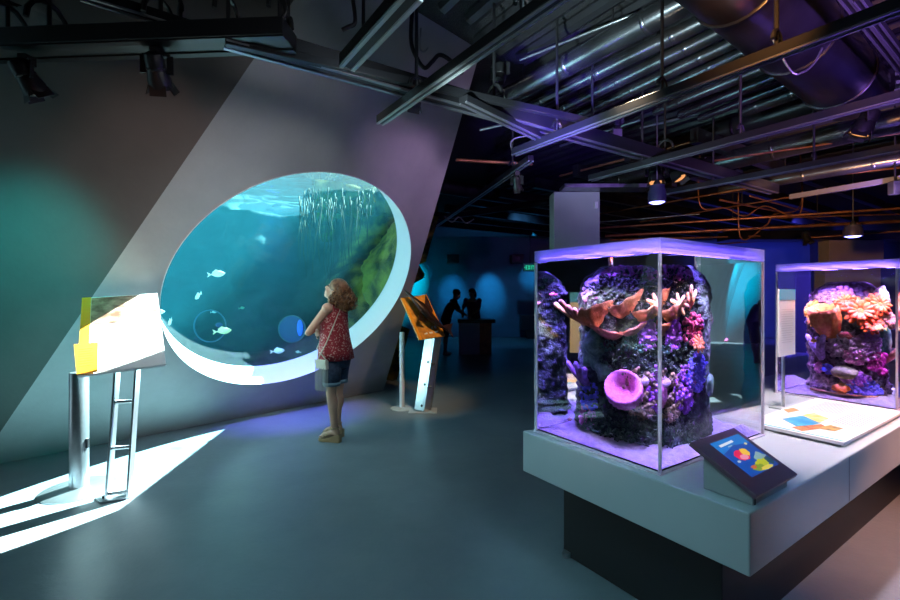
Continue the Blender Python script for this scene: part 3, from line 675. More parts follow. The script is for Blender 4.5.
# lying reading panel
pan = thing('reading_panel', tt(.28, 1.7, TZ), 'low white printed reading panel lying on the table before the far tank', 'sign')
A0, A1, Bq0, Bq1 = .05, .52, 1.18, 2.30
m = MB(); m.prism([tt(A0+.02, Bq0+.02, TZ+.001), tt(A1-.02, Bq0+.02, TZ+.001), tt(A1-.02, Bq1-.02, TZ+.001), tt(A0+.02, Bq1-.02, TZ+.001)], UP*.014); m.build('tray', M['kiosk'], pan)
m = MB(); m.prism([tt(A0, Bq0, TZ+.014), tt(A1, Bq0, TZ+.014), tt(A1, Bq1, TZ+.014), tt(A0, Bq1, TZ+.014)], UP*.018); sh = m.build('panel', M['paper'], pan, bevel=.003)
def pp(u, v): return tt(A0+(A1-A0)*v, Bq0+(Bq1-Bq0)*u, TZ+.0325)     # u along the table, v away from the reader
def pd(name, us, mt, k=0): return decal(name, [pp(u, v) for u, v in us], mt, sh, UP, .0004+.0004*k, .0005)
pd('blue_border', [(0.01, .02), (.03, .02), (.03, .98), (.01, .98)], mat('sky_print', (.15, .5, .75), .5))
pd('photo', [(.10, .50), (.30, .42), (.46, .66), (.22, .78)], mat('blue_photo', (.02, .25, .5), .4, col2=(.1, .45, .65), nscale=14))
pd('photo', [(.30, .44), (.44, .44), (.52, .66), (.40, .70)], mat('yellow_photo', (.85, .5, .05), .4, col2=(.9, .75, .4), nscale=24), 1)
pd('photo', [(.04, .42), (.22, .30), (.27, .40), (.08, .56)], mat('orange_photo', (.75, .28, .05), .4, col2=(.3, .05, .02), nscale=30), 2)
pd('photo', [(.17, .20), (.27, .18), (.29, .32), (.16, .38)], mat('dark_photo', (.05, .06, .06), .4, col2=(.75, .45, .1), nscale=20), 3)
pd('photo', [(.40, .86), (.52, .82), (.56, .93), (.46, .97)], mat('orange_photo2', (.8, .3, .1), .4), 1)
for k in range(9): pd('text_line', [(.36+.0*k, .36-.032*k), (.72, .36-.032*k), (.72, .352-.032*k), (.36, .352-.032*k)], M['ink'])
for k in range(12): pd('text_line', [(.60, .80-.03*k), (.92, .80-.03*k), (.92, .793-.03*k), (.60, .793-.03*k)], M['ink'])

# upright text signs on slim posts
def post_sign(a, b, w, z0, z1, face, label, text=True, ptop=.0, mt=None):
    o = tt(a, b, TZ); r = thing('text_sign', o, label, 'sign', 'upright signs on the display table'); f = V(face).normalized(); x = UP.cross(f)
    m = MB(); m.box(o+UP*.005, .16, .12, .01, (x, f, UP)); m.build('base_plate', M['slab'], r, bevel=.002)
    m = MB(); m.cyl(o+UP*.01, V((o.x, o.y, z1-.04)), .011); m.build('post', M['brushed'], r, smooth=40)
    m = MB(); m.box(V((o.x, o.y, (z0+z1)/2))+f*.02, w, .012, z1-z0, (x, f, UP)); p = m.build('panel', mt or M['paper'], r, bevel=.002)
    c = V((o.x, o.y, 0))+f*.0265
    def bx_(u0, u1, v0, v1, mm, nm): decal(nm, [c+x*(w*(u-.5))+UP*(z1-(z1-z0)*v) for u, v in ((u0, v0), (u1, v0), (u1, v1), (u0, v1))], mm, p, f, .0004, .0006)
    bx_(0, 1, 0, .16, mat('header_blue', (.10, .42, .55), .5), 'header')
    if text:
        for k in range(15): bx_(.12, .86-.1*(k % 3 == 2), .30+.035*k, .306+.035*k, M['faint'], 'text_line')
    return r
post_sign(.58, 1.90, .27, 1.075, 1.54, -DA, 'white text sign with blue header on a slim post between the tanks')
post_sign(.74, 1.36, .30, 1.05, 1.52, DA*.63-DB*.77, 'warm lit upright sign seen through the near tank, left of the reef', False, mt=mat('cream_board', (.85, .68, .42), .5))

# ------------------------------------------------------------------ left stand in the sunlight
bc = V((-2.55, 3.4, 0))
st = thing('information_stand', V((-2.47, 3.36, 0)), 'sunlit white information board with orange edge on a metal ladder post', 'information stand')
bl, br, tl_ = at_depth(77, 376, 2.96), at_depth(166, 364, 3.22), at_depth(82, 298, 3.53); tr_ = tl_+br-bl
bn = (br-bl).cross(tl_-bl).normalized()
if bn.y > 0: bn = -bn
def bp_(u, v, o=0.): return (bl*(1-u)+br*u)*(1-v)+(tl_*(1-u)+tr_*u)*v+bn*o
m = MB(); m.prism([bp_(0, 0), bp_(1, 0), bp_(1, 1), bp_(0, 1)], -bn*.02); bd = m.build('board', M['white'], st, bevel=.002)
decal('orange_edge', quad(bp_, 0, .115, .36, 1), M['orange'], bd, bn); 
decal('photo', quad(bp_, .12, .66, .60, .985), M['brownphoto'], bd, bn); decal('photo', [bp_(.662, .985), bp_(.985, .985), bp_(.97, .62), bp_(.662, .6)], mat('brown_photo_pale', (.3, .18, .12), .4, col2=(.6, .45, .34), nscale=9), bd, bn)
m = MB(); m.prism([bp_(-.05, .345, .012), bp_(.22, .345, .012), bp_(.22, -.0, .012), bp_(0, -.0, .012)], bn*.006); cp = m.build('caption_card', M['orange'], st)
def cpf(u, v): return bp_(-.02+.22*u, .31-.28*v, .0185)
for k in range(8): decal('text_line', quad(cpf, .15, .85-.1*(k % 3 == 1), .10+.1*k, .13+.1*k), mat('brown_ink', (.22, .10, .01), .6) if k == 0 else bpy.data.materials['brown_ink'], cp, bn, .0002, .0004)
# ladder post: two flat plates joined by rungs
def ladder_post(root, base, top, wdir, half, depth, mplate, rungs, mrung, holes=False):
    base, top = V(base), V(top); ax = (top-base).normalized(); w = V(wdir).normalized(); dd = ax.cross(w).normalized()
    for sg in (-1, 1):
        m = MB(); m.bar(base+w*half*sg, top+w*half*sg, .014, depth, up=dd)
        m = MB(); c = (base+top)/2+w*half*sg; m.box(c, .014, depth, (top-base).length, (w, dd, ax)); pl = m.build('side_plate', mplate, root, bevel=.002)
        if holes:
            m = MB()
            for k in range(5):
                q = base+(top-base)*(.1+.2*k)+w*(half+.0075)*sg; m.cyl(q-w*.001*sg, q+w*.001*sg, .014, n=14)
            m.build('hole', M['black'], pl)
    for t in rungs:
        m = MB(); q = base+(top-base)*t; m.cyl(q-w*half-dd*depth*.2, q+w*half-dd*depth*.2, .014, n=14); m.build('rung', mrung, root, smooth=40)
lb, lt = V((-2.445, 3.32, .012)), V((-2.445, 3.44, 1.20))
ladder_post(st, lb, lt, V((.93, .3, 0)), .066, .10, M['brushed'], (.03, .30, .58, .93), M['steel'])
m = MB(); m.prism([lb+V((-.17, -.01, -.011)), lb+V((-.07, -.09, -.011)), lb+V((.09, .0, -.011)), lb+V((.07, .08, -.011)), lb+V((-.08, .08, -.011))], UP*.012); fp = m.build('foot_plate', M['brushed'], st)
m = MB(); m.cyl(lb+V((-.09, -.02, 0)), lb+V((-.09, -.02, .014)), .014, n=12); m.build('bolt', M['black'], fp)
m = MB(); m.bar(bp_(.2, .12, -.035), bp_(.8, .12, -.035), .05, .03); m.build('rail', M['black'], st)
# round pole on a disc
pc = V((-2.86, 3.47, 0)); sp_ = thing('stanchion', pc, 'thick silver round pole on a disc base under the sunlit board', 'stanchion', 'stanchions beside the information stands')
m = MB(); m.lathe(pc+UP*.001, [(.01, .03), (.05, .03), (.24, .012), (.25, .006), (.25, 0), (.01, 0)], 48); m.build('base_disc', M['brushed'], sp_, smooth=40)
m = MB(); m.lathe(pc, [(.062, .02), (.062, .90), (.058, .905), (.01, .905)], 36); po = m.build('pole', M['brushed'], sp_, smooth=40)
m = MB(); m.box(pc+V((.068, -.005, .36)), .02, .02, .07); m.build('bracket', M['black'], sp_)

# ------------------------------------------------------------------ right stand with the orange board
s2 = thing('information_stand', at_height(423, 411, 0), 'orange board with dark fish sculpture on leaning perforated silver post', 'information stand', None)
q0, q1 = at_depth(423, 410.5, 5.82), at_depth(434, 334, 5.98)
q0.z = .012
ladder_post(s2, q0, q1, V((.80, .60, 0)), .062, .17, M['brushed'], (.3, .6), M['steel'], True)
m = MB(); m.bar(q0+V((-.075, -.0, 0)), q1+V((-.075, -.0, 0)), .006, .006)
m = MB(); m.box(q0-UP*.006, .36, .26, .011); m.build('foot_plate', M['slab'], s2, bevel=.003)
# front face plate with bolt holes
dd = (q1-q0).normalized(); wv = V((.80, -.60, 0)); wv = (wv-dd*wv.dot(dd)).normalized(); fv = V((-.5, -.86, 0)); fv = (fv-dd*fv.dot(dd)).normalized(); lv = dd.cross(fv).normalized()
m = MB(); m.box((q0+q1)/2+fv*.088, .15, .01, (q1-q0).length, (lv, fv, dd)); pl = m.build('front_plate', M['brushed'], s2, bevel=.002)
for t in (.06, .33, .62, .94):
    for sg in ((-1, 1) if t > .9 else (-1,)):
        m = MB(); c = q0+(q1-q0)*t+fv*.092+lv*(.03*sg*-1); m.cyl(c, c+fv*.004, .017, n=14); m.build('bolt_hole', M['black'], pl)
OT = [at_depth(401, 298, 5.78), at_depth(426.5, 294.5, 6.12), at_depth(445.5, 336, 5.98), at_depth(419.5, 340, 5.60)]
on = (OT[1]-OT[0]).cross(OT[3]-OT[0]).normalized()
if on.y > 0: on = -on
def op(u, v, o=0.): return (OT[0]*(1-u)+OT[1]*u)*(1-v)+(OT[3]*(1-u)+OT[2]*u)*v+on*o
m = MB(); m.prism([op(0, 0), op(1, 0), op(1, 1), op(0, 1)], -on*.02); ob = m.build('board', M['woodorange'], s2, bevel=.003)
decal('orange_edge', quad(op, .0, .10, .0, 1), M['orange'], ob, on); decal('orange_edge', quad(op, .78, 1, .0, .9), M['orange'], ob, on)
for k in range(4): decal('text_line', quad(op, .3+.14*k, .38+.14*k, .74, .80), M['paper'], ob, on)
for k in range(3): decal('text_line', quad(op, .25+.2*k, .38+.2*k, .86, .90), M['paper'], ob, on)
m = MB(); pts = [op(.10, -.13, .07), op(.22, .1, .09), op(.38, .35, .10), op(.55, .58, .09), op(.78, .8, .08), op(.97, .95, .10)]
m.tube(pts, [.01, .05, .105, .095, .05, .012], 16, flat=.55); M['bronze'] = mat('dark_bronze', (.012, .011, .011), .35, .3, col2=(.06, .022, .014), nscale=7)
fs = m.build('fish_sculpture', M['bronze'], s2, smooth=180)
for poly_ in ([op(.5, .3, .11), op(.62, .12, .14), op(.7, .45, .11), op(.55, .6, .1)], [op(.86, .82, .09), op(1.2, .82, .12), op(1.05, .95, .10), op(1.02, 1.12, .1), op(.9, .92, .09)], [op(.25, .45, .08), op(.06, .62, .1), op(.32, .7, .08)]):
    m = MB(); m.prism(poly_, on*.012); m.build('fin', M['bronze'], fs)
pc = at_height(402, 408.5, 0); s3 = thing('stanchion', pc, 'slim white barrier post left of the orange board, on the floor', 'stanchion', 'stanchions beside the information stands')
m = MB(); m.lathe(pc+UP*.001, [(.01, .02), (.06, .018), (.15, .008), (.15, 0), (.01, 0)], 40); m.build('base_disc', M['slab'], s3, smooth=40)
m = MB(); m.lathe(pc, [(.034, .015), (.034, 1.0), (.03, 1.008), (.005, 1.008)], 24); m.build('pole', mat('white_pole', (.6, .62, .66), .35), s3, smooth=40)

# ------------------------------------------------------------------ people
def remeshed(mb, name, mt, parent, vox, sm=4):
    o = mb.build(name, mt, parent)
    r = o.modifiers.new('r', 'REMESH'); r.mode = 'VOXEL'; r.voxel_size = vox
    k = o.modifiers.new('s', 'SMOOTH'); k.factor = .5; k.iterations = sm
    me = bpy.data.meshes.new_from_object(o.evaluated_get(bpy.context.evaluated_depsgraph_get()))
    o.modifiers.clear(); o.data = me
    me.polygons.foreach_set('use_smooth', [True]*len(me.polygons)); return o
def person(root, pos, fwd, J, skin, vox=.007, girl=True):
    """one continuous body. J: joints as (forward, to the person's left, up)"""
    f = V(fwd).normalized(); l = UP.cross(f); pos = V(pos)
    w = lambda p: pos+f*p[0]+l*p[1]+UP*p[2]
    m = MB()
    def ring(c, rf, rl, ax=None):
        c = w(c); return [c+f*(rf*math.cos(2*PI*k/20))+l*(rl*math.sin(2*PI*k/20)) for k in range(20)]
    m.loft([ring(*x) for x in J['torso']])
    for sd in 'LR':
        g = lambda n: w(J[n+sd])
        m.cap(g('hip'), g('knee'), .083, .052); m.cap(g('knee'), g('ankle'), .053, .034)
        kn_, an = g('knee'), g('ankle'); cd = (an-kn_); m.ball(kn_+cd*.3-f*.012, .05, .046, .11)
        toe = w(J['toe'+sd]); m.cap(an-UP*.02-f*.015, an-UP*.045-f*.02, .034, .036); m.cap(an-UP*.035, toe, .037, .027)
        for k in range(5):
            o = (k-2)*.0165; m.cap(toe+l*o+f*(.0), toe+l*o+f*(.036-.004*abs(k-2))-UP*.006, .0105, .009, 8)
        m.ball(g('shoulder'), .058, .058, .056); m.cap(g('shoulder'), g('elbow'), .046, .036); m.cap(g('elbow'), g('wrist'), .037, .024)
        # hand: palm, four fingers, thumb
        wr, el = g('wrist'), g('elbow'); hd = w(J['hand'+sd])-wr; hd.normalize(); pn = V(J.get('palm'+sd, (0, 0, -1))); pn = (f*pn.x+l*pn.y+UP*pn.z); pn = (pn-hd*pn.dot(hd)).normalized(); sx = hd.cross(pn)
        m.box(wr+hd*.045, .074, .024, .085, (sx, pn, hd))
        for k, ln in enumerate((.068, .076, .07, .055)):
            q = wr+hd*.085+sx*(-.027+.018*k); a = q+(hd*.9+pn*.35).normalized()*ln*.5; b_ = a+(hd*.55+pn*.85).normalized()*ln*.5
            m.cap(q-hd*.015, a, .0098, .009, 8); m.cap(a, b_, .009, .0075, 8)
        q = wr+hd*.025-sx*.034; a = q+(hd*.6-sx*.75).normalized()*.036; m.cap(q, a, .012, .010, 8); m.cap(a, a+(hd*.85+pn*.45).normalized()*.03, .010, .008, 8)
    # neck and head
    hc = w(J['head']); hf, hu = J['face']; hf = (f*hf[0]+l*hf[1]+UP*hf[2]).normalized(); hu = (UP-hf*hf.z).normalized() if abs(hf.z) < .95 else f; hl = hu.cross(hf)
    m.cap(w(J['neck']), hc-hu*.06-hf*.015, .054, .05)
    m.ball(hc+hu*.02-hf*.012, .098, .078, .098, ax=(hf, hl, hu)); m.ball(hc+hf*.035-hu*.045, .058, .058, .072, ax=(hf, hl, hu))
    m.ball(hc+hf*.062-hu*.098, .026, .024, .02, ax=(hf, hl, hu))
    m.cap(hc+hf*.088+hu*.01, hc+hf*.112-hu*.028, .010, .014, 8); m.ball(hc+hf*.086-hu*.062, .014, .024, .007, ax=(hf, hl, hu)); m.ball(hc+hf*.084-hu*.075, .014, .021, .007, ax=(hf, hl, hu))
    for sg in (-1, 1):
        m.ball(hc+hl*.078*sg-hf*.012-hu*.012, .018, .010, .03, ax=(hf, hl, hu)); m.ball(hc+hf*.075+hl*.034*sg+hu*.028, .014, .022, .007, ax=(hf, hl, hu)); m.ball(hc+hf*.062+hl*.045*sg-hu*.03, .024, .022, .022, ax=(hf, hl, hu))
    body = remeshed(m, 'body', skin, root, vox)
    m = MB()
    for sg in (-1, 1): m.ball(hc+hf*.082+hl*.033*sg+hu*.008, .010, .014, .007, 10, 7, (hf, hl, hu))
    m.build('eye', M['black'], root, smooth=180)
    return dict(w=w, f=f, l=l, hc=hc, hf=hf, hu=hu, hl=hl, ring=ring)
SK = mat('skin', (.55, .30, .20), .5, noise_amt=.06, nscale=8)
wp = at_height(336, 439, 0); wf = V((-1, .30, 0))
woman = thing('person', wp, 'woman with curly hair and red top gazing up at the window', 'person')
J = dict(torso=[((-.01, 0, .80), .10, .145), ((-.01, 0, .90), .115, .165), ((.0, 0, .98), .105, .15), ((.01, 0, 1.06), .095, .13), ((.02, 0, 1.16), .105, .14), ((.02, 0, 1.26), .11, .15), ((.005, 0, 1.34), .09, .15), ((-.005, 0, 1.39), .065, .11), ((-.005, 0, 1.42), .05, .06)],
    hipL=(-.01, .085, .86), hipR=(-.01, -.085, .86), kneeL=(.005, .085, .50), kneeR=(.02, -.08, .50), ankleL=(-.035, .085, .135), ankleR=(.03, -.08, .135), toeL=(.09, .09, .058), toeR=(.155, -.085, .058),
    shoulderL=(.0, .165, 1.365), shoulderR=(.0, -.165, 1.365), elbowL=(.185, .215, 1.12), elbowR=(.17, -.21, 1.12), wristL=(.235, -.01, 1.15), wristR=(.20, .02, 1.11), handL=(.215, -.12, 1.17), handR=(.16, .13, 1.11), palmL=(-1, 0, 0), palmR=(-1, 0, 0),
    neck=(-.005, 0, 1.40), head=(.005, 0, 1.545), face=((.84, .06, .54), 0))
H = person(woman, wp, wf, J, SK)
w = H['w']; hc, hf, hu, hl = H['hc'], H['hf'], H['hu'], H['hl']
def cloth(name, rings, mt, root, th=.006, smooth=180):
    m = MB(); m.loft(rings, caps=False); o = m.build(name, mt, root, smooth=smooth); s_ = o.modifiers.new('t', 'SOLIDIFY'); s_.thickness = th; s_.offset = 1; return o
def cring(w, f, l, c, rf, rl, fold=0., n=48, nf=9, ph=0.):
    c = w(c); return [c+f*(rf*(1+fold*math.sin(nf*a+ph))*math.cos(a))+l*(rl*(1+fold*math.sin(nf*a+ph))*math.sin(a)) for a in [2*PI*k/n for k in range(n)]]
f, l = H['f'], H['l']
redtop = mat('red_patterned_cloth', (.30, .018, .03), .8, col2=(.62, .34, .30), nscale=55, detail=2)
rp = [n for n in redtop.node_tree.nodes if n.type == 'VALTORGB'][0].color_ramp; rp.elements[0].position = .56; rp.elements[1].position = .62
cloth('top', [cring(w, f, l, *x) for x in [((.0, 0, .835), .165, .20, .045), ((.005, 0, .93), .155, .192, .035), ((.012, 0, 1.06), .135, .172, .02), ((.02, 0, 1.17), .128, .163, .01), ((.02, 0, 1.26), .123, .162, 0.), ((.008, 0, 1.325), .106, .158, 0.), ((.0, 0, 1.375), .085, .135, 0.), ((-.002, 0, 1.402), .07, .09, 0.)]], redtop, woman)
cloth('shorts', [cring(w, f, l, *x) for x in [((-.01, 0, .93), .116, .172), ((-.012, 0, .84), .118, .18), ((-.01, 0, .77), .108, .178), ((-.0, 0, .745), .100, .172)]], mat('denim', (.025, .045, .085), .85, noise_amt=.3, nscale=40), woman)
for sg, kx in ((1, .0), (-1, .01)):
    cloth('shorts_leg', [cring(w, f, l, *x) for x in [((-.008, .087*sg, .82), .100, .092), ((-.002+kx, .087*sg, .70), .088, .088), ((kx, .086*sg, .585), .080, .080)]], bpy.data.materials['denim'], woman)
    cloth('shorts_cuff', [cring(w, f, l, *x) for x in [((kx, .086*sg, .615), .083, .083), ((kx, .086*sg, .575), .083, .083)]], mat('light_denim', (.14, .22, .28), .85), woman)
# hair: a mass of curls
hairm = mat('auburn_hair', (.09, .03, .012), .5, col2=(.33, .15, .06), nscale=22)
m = MB(); m.ball(hc-hf*.016+hu*.052, .106, .100, .092, ax=(hf, hl, hu)); m.ball(hc-hf*.07-hu*.06, .09, .115, .13, ax=(hf, hl, hu)); m.ball(w((-.10, 0, 1.43)), .075, .115, .10, ax=(f, l, UP))
hr = random.Random(5)
for i in range(190):
    a, b_ = hr.uniform(0, 2*PI), hr.uniform(-.95, 1)
    d = (hf*math.cos(a)*math.sqrt(1-b_*b_)+hl*math.sin(a)*math.sqrt(1-b_*b_)+hu*b_)
    if d.dot(hf) > .62 or (d.dot(hf) > .3 and d.dot(hu) < .2): continue
    p = hc-hf*.045+hu*.0+V((d.x*.115, d.y*.115, d.z*.12)); 
    if hr.random() < .55: p = p*(.5)+(w((-.095, hr.uniform(-.10, .10), 1.44))+d*.085)*.5
    ax = (hf*-.5-UP*.8+d*.35).normalized(); x = ax.orthogonal().normalized(); y = ax.cross(x); ln = hr.uniform(.05, .11); rr_ = hr.uniform(.009, .016); ph = hr.uniform(0, 6)
    m.tube([p+ax*ln*t/14+(x*math.cos(ph+t*.95)+y*math.sin(ph+t*.95))*rr_ for t in range(15)], [.007]*13+[.006, .002], 5)
m.build('hair', hairm, woman, smooth=180)
# wedge sandals
tanl = mat('tan_leather', (.42, .26, .13), .5)
for sd in 'LR':
    an, toe = w(J['ankle'+sd]), w(J['toe'+sd]); z0 = .001
    heel = an-f*.055; rings = []
    for t, hw_, zt in ((-.015, .026, .085), (.0, .032, .085), (.05, .036, .07), (.11, .04, .042), (.17, .044, .030), (.215, .036, .030), (.235, .018, .028)):
        c = V((heel.x, heel.y, 0))+f*t
        rings.append([c+l*hw_+UP*zt, c-l*hw_+UP*zt, c-l*hw_*.95+UP*z0, c+l*hw_*.95+UP*z0])
    m = MB(); m.loft(rings); so = m.build('sandal', tanl, woman, bevel=.004)
    m = MB(); c = V((heel.x, heel.y, 0)); 
    for t, zz, rr_ in ((.165, .045, .046), (.13, .06, .044)): m.tube([c+f*t+l*(rr_*math.cos(a))+UP*(zz+.03*math.sin(a)) for a in [PI*k/10 for k in range(11)]], .012, 6, flat=.4)
    m.tube([an+UP*.01+(f*math.cos(a)+l*math.sin(a))*.042 for a in [2*PI*k/18 for k in range(19)]], .008, 6); m.build('strap', tanl, so, smooth=60)
# handbag
bgp = w((.0, .262, .80)); bag = thing('handbag', bgp, 'small cream fringed handbag hanging at the woman left hip', 'handbag')
bm_ = mat('cream_leather', (.62, .56, .45), .6); m = MB(); nb = (l*.95+f*.2).normalized(); xb = nb.cross(UP)
m.prism([bgp+xb*a+UP*b_-nb*.02 for a, b_ in ((-.07, .06), (.07, .06), (.075, -.03), (-.075, -.03))], nb*.04); m.build('bag_body', bm_, bag, bevel=.008)
m = MB(); m.prism([bgp+xb*a+UP*b_+nb*.021 for a, b_ in ((-.073, .065), (.073, .065), (.066, .02), (0, .0), (-.066, .02))], nb*.006); m.build('flap', bm_, bag, bevel=.002)
m = MB()
for k in range(17): 
    x_ = -.072+.009*k; m.box(bgp+xb*x_+nb*(.022 if k % 2 else -.004)-UP*(.125+.006*(k % 3)), .0052, .004, .22, (xb, nb, UP))
m.build('fringe', mat('grey_fringe', (.36, .34, .30), .7), bag)
m = MB(); pts = [bgp+UP*.058+xb*.06, w((.0, .20, 1.0)), w((-.08, .175, 1.2)), w((-.085, .06, 1.36)), w((-.02, -.05, 1.425)), w((.09, -.09, 1.33)), w((.135, -.02, 1.15)), w((.15, .12, .95)), bgp+UP*.058-xb*.06]
m.tube(pts, .006, 6); m.build('shoulder_strap', bm_, bag, smooth=180)

# two visitors at the far counter
def clothed(root, H, J, top, bot, skin=None):
    w, f, l = H['w'], H['f'], H['l']; m = MB()
    m.loft([cring(w, f, l, c, a+.018, b_+.018, n=20) for c, a, b_ in J['torso'][1:-2]])
    for sd in 'LR':
        s_, e_ = w(J['shoulder'+sd]), w(J['elbow'+sd]); m.ball(s_, .072); m.cap(s_, s_+(e_-s_)*.75, .062, .054)
    remeshed(m, 'shirt', top, root, .014, 3)
    m = MB(); m.loft([cring(w, f, l, c, a+.016, b_+.016, n=20) for c, a, b_ in J['torso'][:2]])
    for sd in 'LR':
        h_, k_ = w(J['hip'+sd]), w(J['knee'+sd]); m.cap(h_, h_+(k_-h_)*.95, .10, .072)
    remeshed(m, 'shorts', bot, root, .014, 3)
def bgperson(px, y, fwd, label, lean, top, bot, sc=1., low=0.):
    p = at_depth(px, 353, y); p.z = 0; r = thing('person', p, label, 'person', 'visitors at the far counter'); L_ = lean
    J = dict(torso=[((0, 0, .82), .11, .155), ((0, 0, .93), .12, .165), ((.06*L_, 0, 1.05), .11, .15), ((.16*L_, 0, 1.2), .12, .165), ((.25*L_, 0, 1.33-.04*L_), .11, .17), ((.29*L_, 0, 1.40-.06*L_), .075, .12), ((.31*L_, 0, 1.44-.07*L_), .05, .06)],
        hipL=(0, .09, .88), hipR=(0, -.09, .88), kneeL=(.02, .10, .48), kneeR=(-.02, -.10, .48), ankleL=(.0, .10, .09), ankleR=(-.05, -.10, .09), toeL=(.13, .11, .035), toeR=(.08, -.11, .035),
        shoulderL=(.27*L_, .19, 1.37-.05*L_), shoulderR=(.27*L_, -.19, 1.37-.05*L_), elbowL=(.27*L_+.12, .23, 1.12), elbowR=(.27*L_+.12, -.23, 1.12), wristL=(.27*L_+.30, .14, 1.0), wristR=(.27*L_+.30, -.14, 1.0), handL=(.27*L_+.4, .1, .96), handR=(.27*L_+.4, -.1, .96),
        neck=(.31*L_, 0, 1.42-.07*L_), head=(.36*L_+.02, 0, 1.575-.09*L_), face=((.85, 0, -.5), 0))
    H = person(r, p, fwd, J, SK, .011); clothed(r, H, J, top, bot)
    hc, hf, hu, hl = H['hc'], H['hf'], H['hu'], H['hl']; m = MB(); m.ball(hc-hf*.03+hu*.04, .105, .09, .09, ax=(hf, hl, hu))
    if low: m.ball(hc-hf*.06-hu*.05, .075, .10, .15, ax=(hf, hl, hu))
    for v in m.v: v += (v-hc)*.1*noise.noise(v*30)
    m.build('hair', mat('dark_hair', (.012, .008, .006), .5), r, smooth=180)
bgperson(446, 11.2, (1, .15, 0), 'man in black clothes and shorts bending over the far counter', .7, mat('black_shirt', (.008, .008, .01), .8), mat('black_shorts', (.008, .008, .01), .8))
bgperson(474, 12.0, (-.5, -1, 0), 'woman in purple top standing behind the far counter', .35, mat('purple_shirt', (.16, .03, .10), .8), mat('dark_trousers', (.02, .02, .03), .8), low=1.)
ct = thing('counter', at_depth(478, 352, 11.4), 'dark topped counter with white and orange panels in the far room', 'counter'); c0 = at_depth(460, 352, 11.3); c0.z = 0
m = MB(); m.box((at_depth(476, 300, 11.55).x, 11.55, .84), .95, .55, .09); m.build('top', M['black'], ct, bevel=.005)
m = MB(); m.box((at_depth(469, 300, 11.5).x, 11.5, .40), .52, .4, .79); m.build('white_panel', M['white'], ct)
m = MB(); m.box((at_depth(485, 300, 11.55).x, 11.55, .40), .30, .42, .79); m.build('orange_panel', M['copper'], ct)
# far wall things
m = MB(); b_ = at_depth(548, 316, 15.5); bench = thing('bench', b_, 'dark low console against the far blue wall under the exit sign', 'console')
m.box((at_depth(538, 300, 15.6).x, 15.6, .55), 1.2, .5, .5); m.build('body', M['black'], bench); m = MB(); m.box((at_depth(538, 300, 15.6).x, 15.6, .15), .8, .4, .3); m.build('plinth', M['plinth'], bench)
for px, lb in ((453, 'black speaker box high on the far blue wall, left one'), (517, 'black speaker box high on the far blue wall beside the exit sign')):
    p = at_depth(px, 259, 15.7); r = thing('speaker', p, lb, 'speaker', 'speaker boxes on the far wall'); m = MB(); m.box(p, .42, .35, .3); m.build('box', M['black'], r, bevel=.02)
    m = MB(); m.bar(p+V((0, .17, 0)), p+V((0, .31, .05)), .08, .08); m.build('bracket', M['track'], r); m = MB(); m.lathe(p-V((0, .176, 0)), [(.11, 0), (.1, .004), (.05, -.01)], 20, V((0, -1, 0))); m.build('cone', M['darkduct'], r)
ep = at_depth(530, 267.5, 13.5); es = thing('exit_sign', ep, 'green lit EXIT sign hanging before the far blue wall', 'sign')
m = MB(); m.box(ep, .42, .05, .24); m.build('housing', M['black'], es, bevel=.005)
m = MB(); m.tube([ep+UP*.12, V((ep.x, ep.y, CZ))], .012, 8); m.build('rod', M['track'], es)
gl = glow('exit_green', (.02, .55, .28), 1.3); gl2 = glow('exit_panel', (.0, .10, .06), .5)
m = MB(); m.box(ep-V((0, .027, 0)), .36, .004, .19); m.build('panel', gl2, es)
LET = {'E': [(0, 0, .25, 1), (0, .8, .8, 1), (0, .4, .7, .6), (0, 0, .8, .2)], 'I': [(.3, 0, .6, 1)], 'T': [(0, .8, 1, 1), (.37, 0, .63, 1)]}
m = MB(); x_ = -.13
for ch in 'EXIT':
    if ch == 'X':
        for sg in (-1, 1): m.bar(ep+V((x_+.028-.024*sg, -.031, -.06)), ep+V((x_+.028+.024*sg, -.031, .06)), .004, .018, V((1, 0, 0)))
    else:
        for (u0, v0, u1, v1) in LET[ch]: m.box(ep+V((x_+.056*(u0+u1)/2, -.031, -.06+.12*(v0+v1)/2)), .056*(u1-u0), .004, .12*(v1-v0))
    x_ += .068 if ch != 'I' else .055
m.build('letters', gl, es)
m = MB()
for sg in (-1, 1): m.prism([ep+V((sg*.15, -.03, .03)), ep+V((sg*.175, -.03, 0)), ep+V((sg*.15, -.03, -.03))], (0, .003, 0))
m.build('arrow', gl, es)
#@@CEILING
# ------------------------------------------------------------------ overhead: tracks, trusses, ducts, conduits, lamps
def track(p0, p1, wd, ht, label, name='lighting_track', mt=None, lip=None, hang=(), grp='lighting tracks under the ceiling', cat='track'):
    p0, p1 = V(p0), V(p1); r = thing(name, (p0+p1)/2, label, cat, grp); ax = (p1-p0).normalized(); x = ax.cross(UP).normalized(); y = x.cross(ax)
    m = MB(); m.bar(p0, p1, wd, ht); m.build('rail', mt or M['track'], r, bevel=.004)
    if lip:
        for sg in (-1, 1):
            m = MB(); m.bar(p0+x*sg*wd*.36-y*(ht/2+.004), p1+x*sg*wd*.36-y*(ht/2+.004), wd*.22, .012); m.build('flange', lip, r)
    for t in hang:
        q = p0+(p1-p0)*t; m = MB(); m.tube([q+UP*ht*.5, V((q.x, q.y, CZ))], .012, 8); h_ = m.build('hanger_rod', M['black'], r)
        m = MB(); m.tube([q+x*(wd*.7*math.cos(a))+UP*(ht*.5+.03+wd*.8*math.sin(a)) for a in [PI*k/8 for k in range(9)]], .014, 6); m.build('clamp', M['black'], h_)
    return r
Z0 = 3.0; ZT = 2.87
lipg = mat('bright_track_lip', (.45, .48, .48), .35, .7)
lipp = mat('grey_track_lip', (.28, .28, .31), .3, .8)
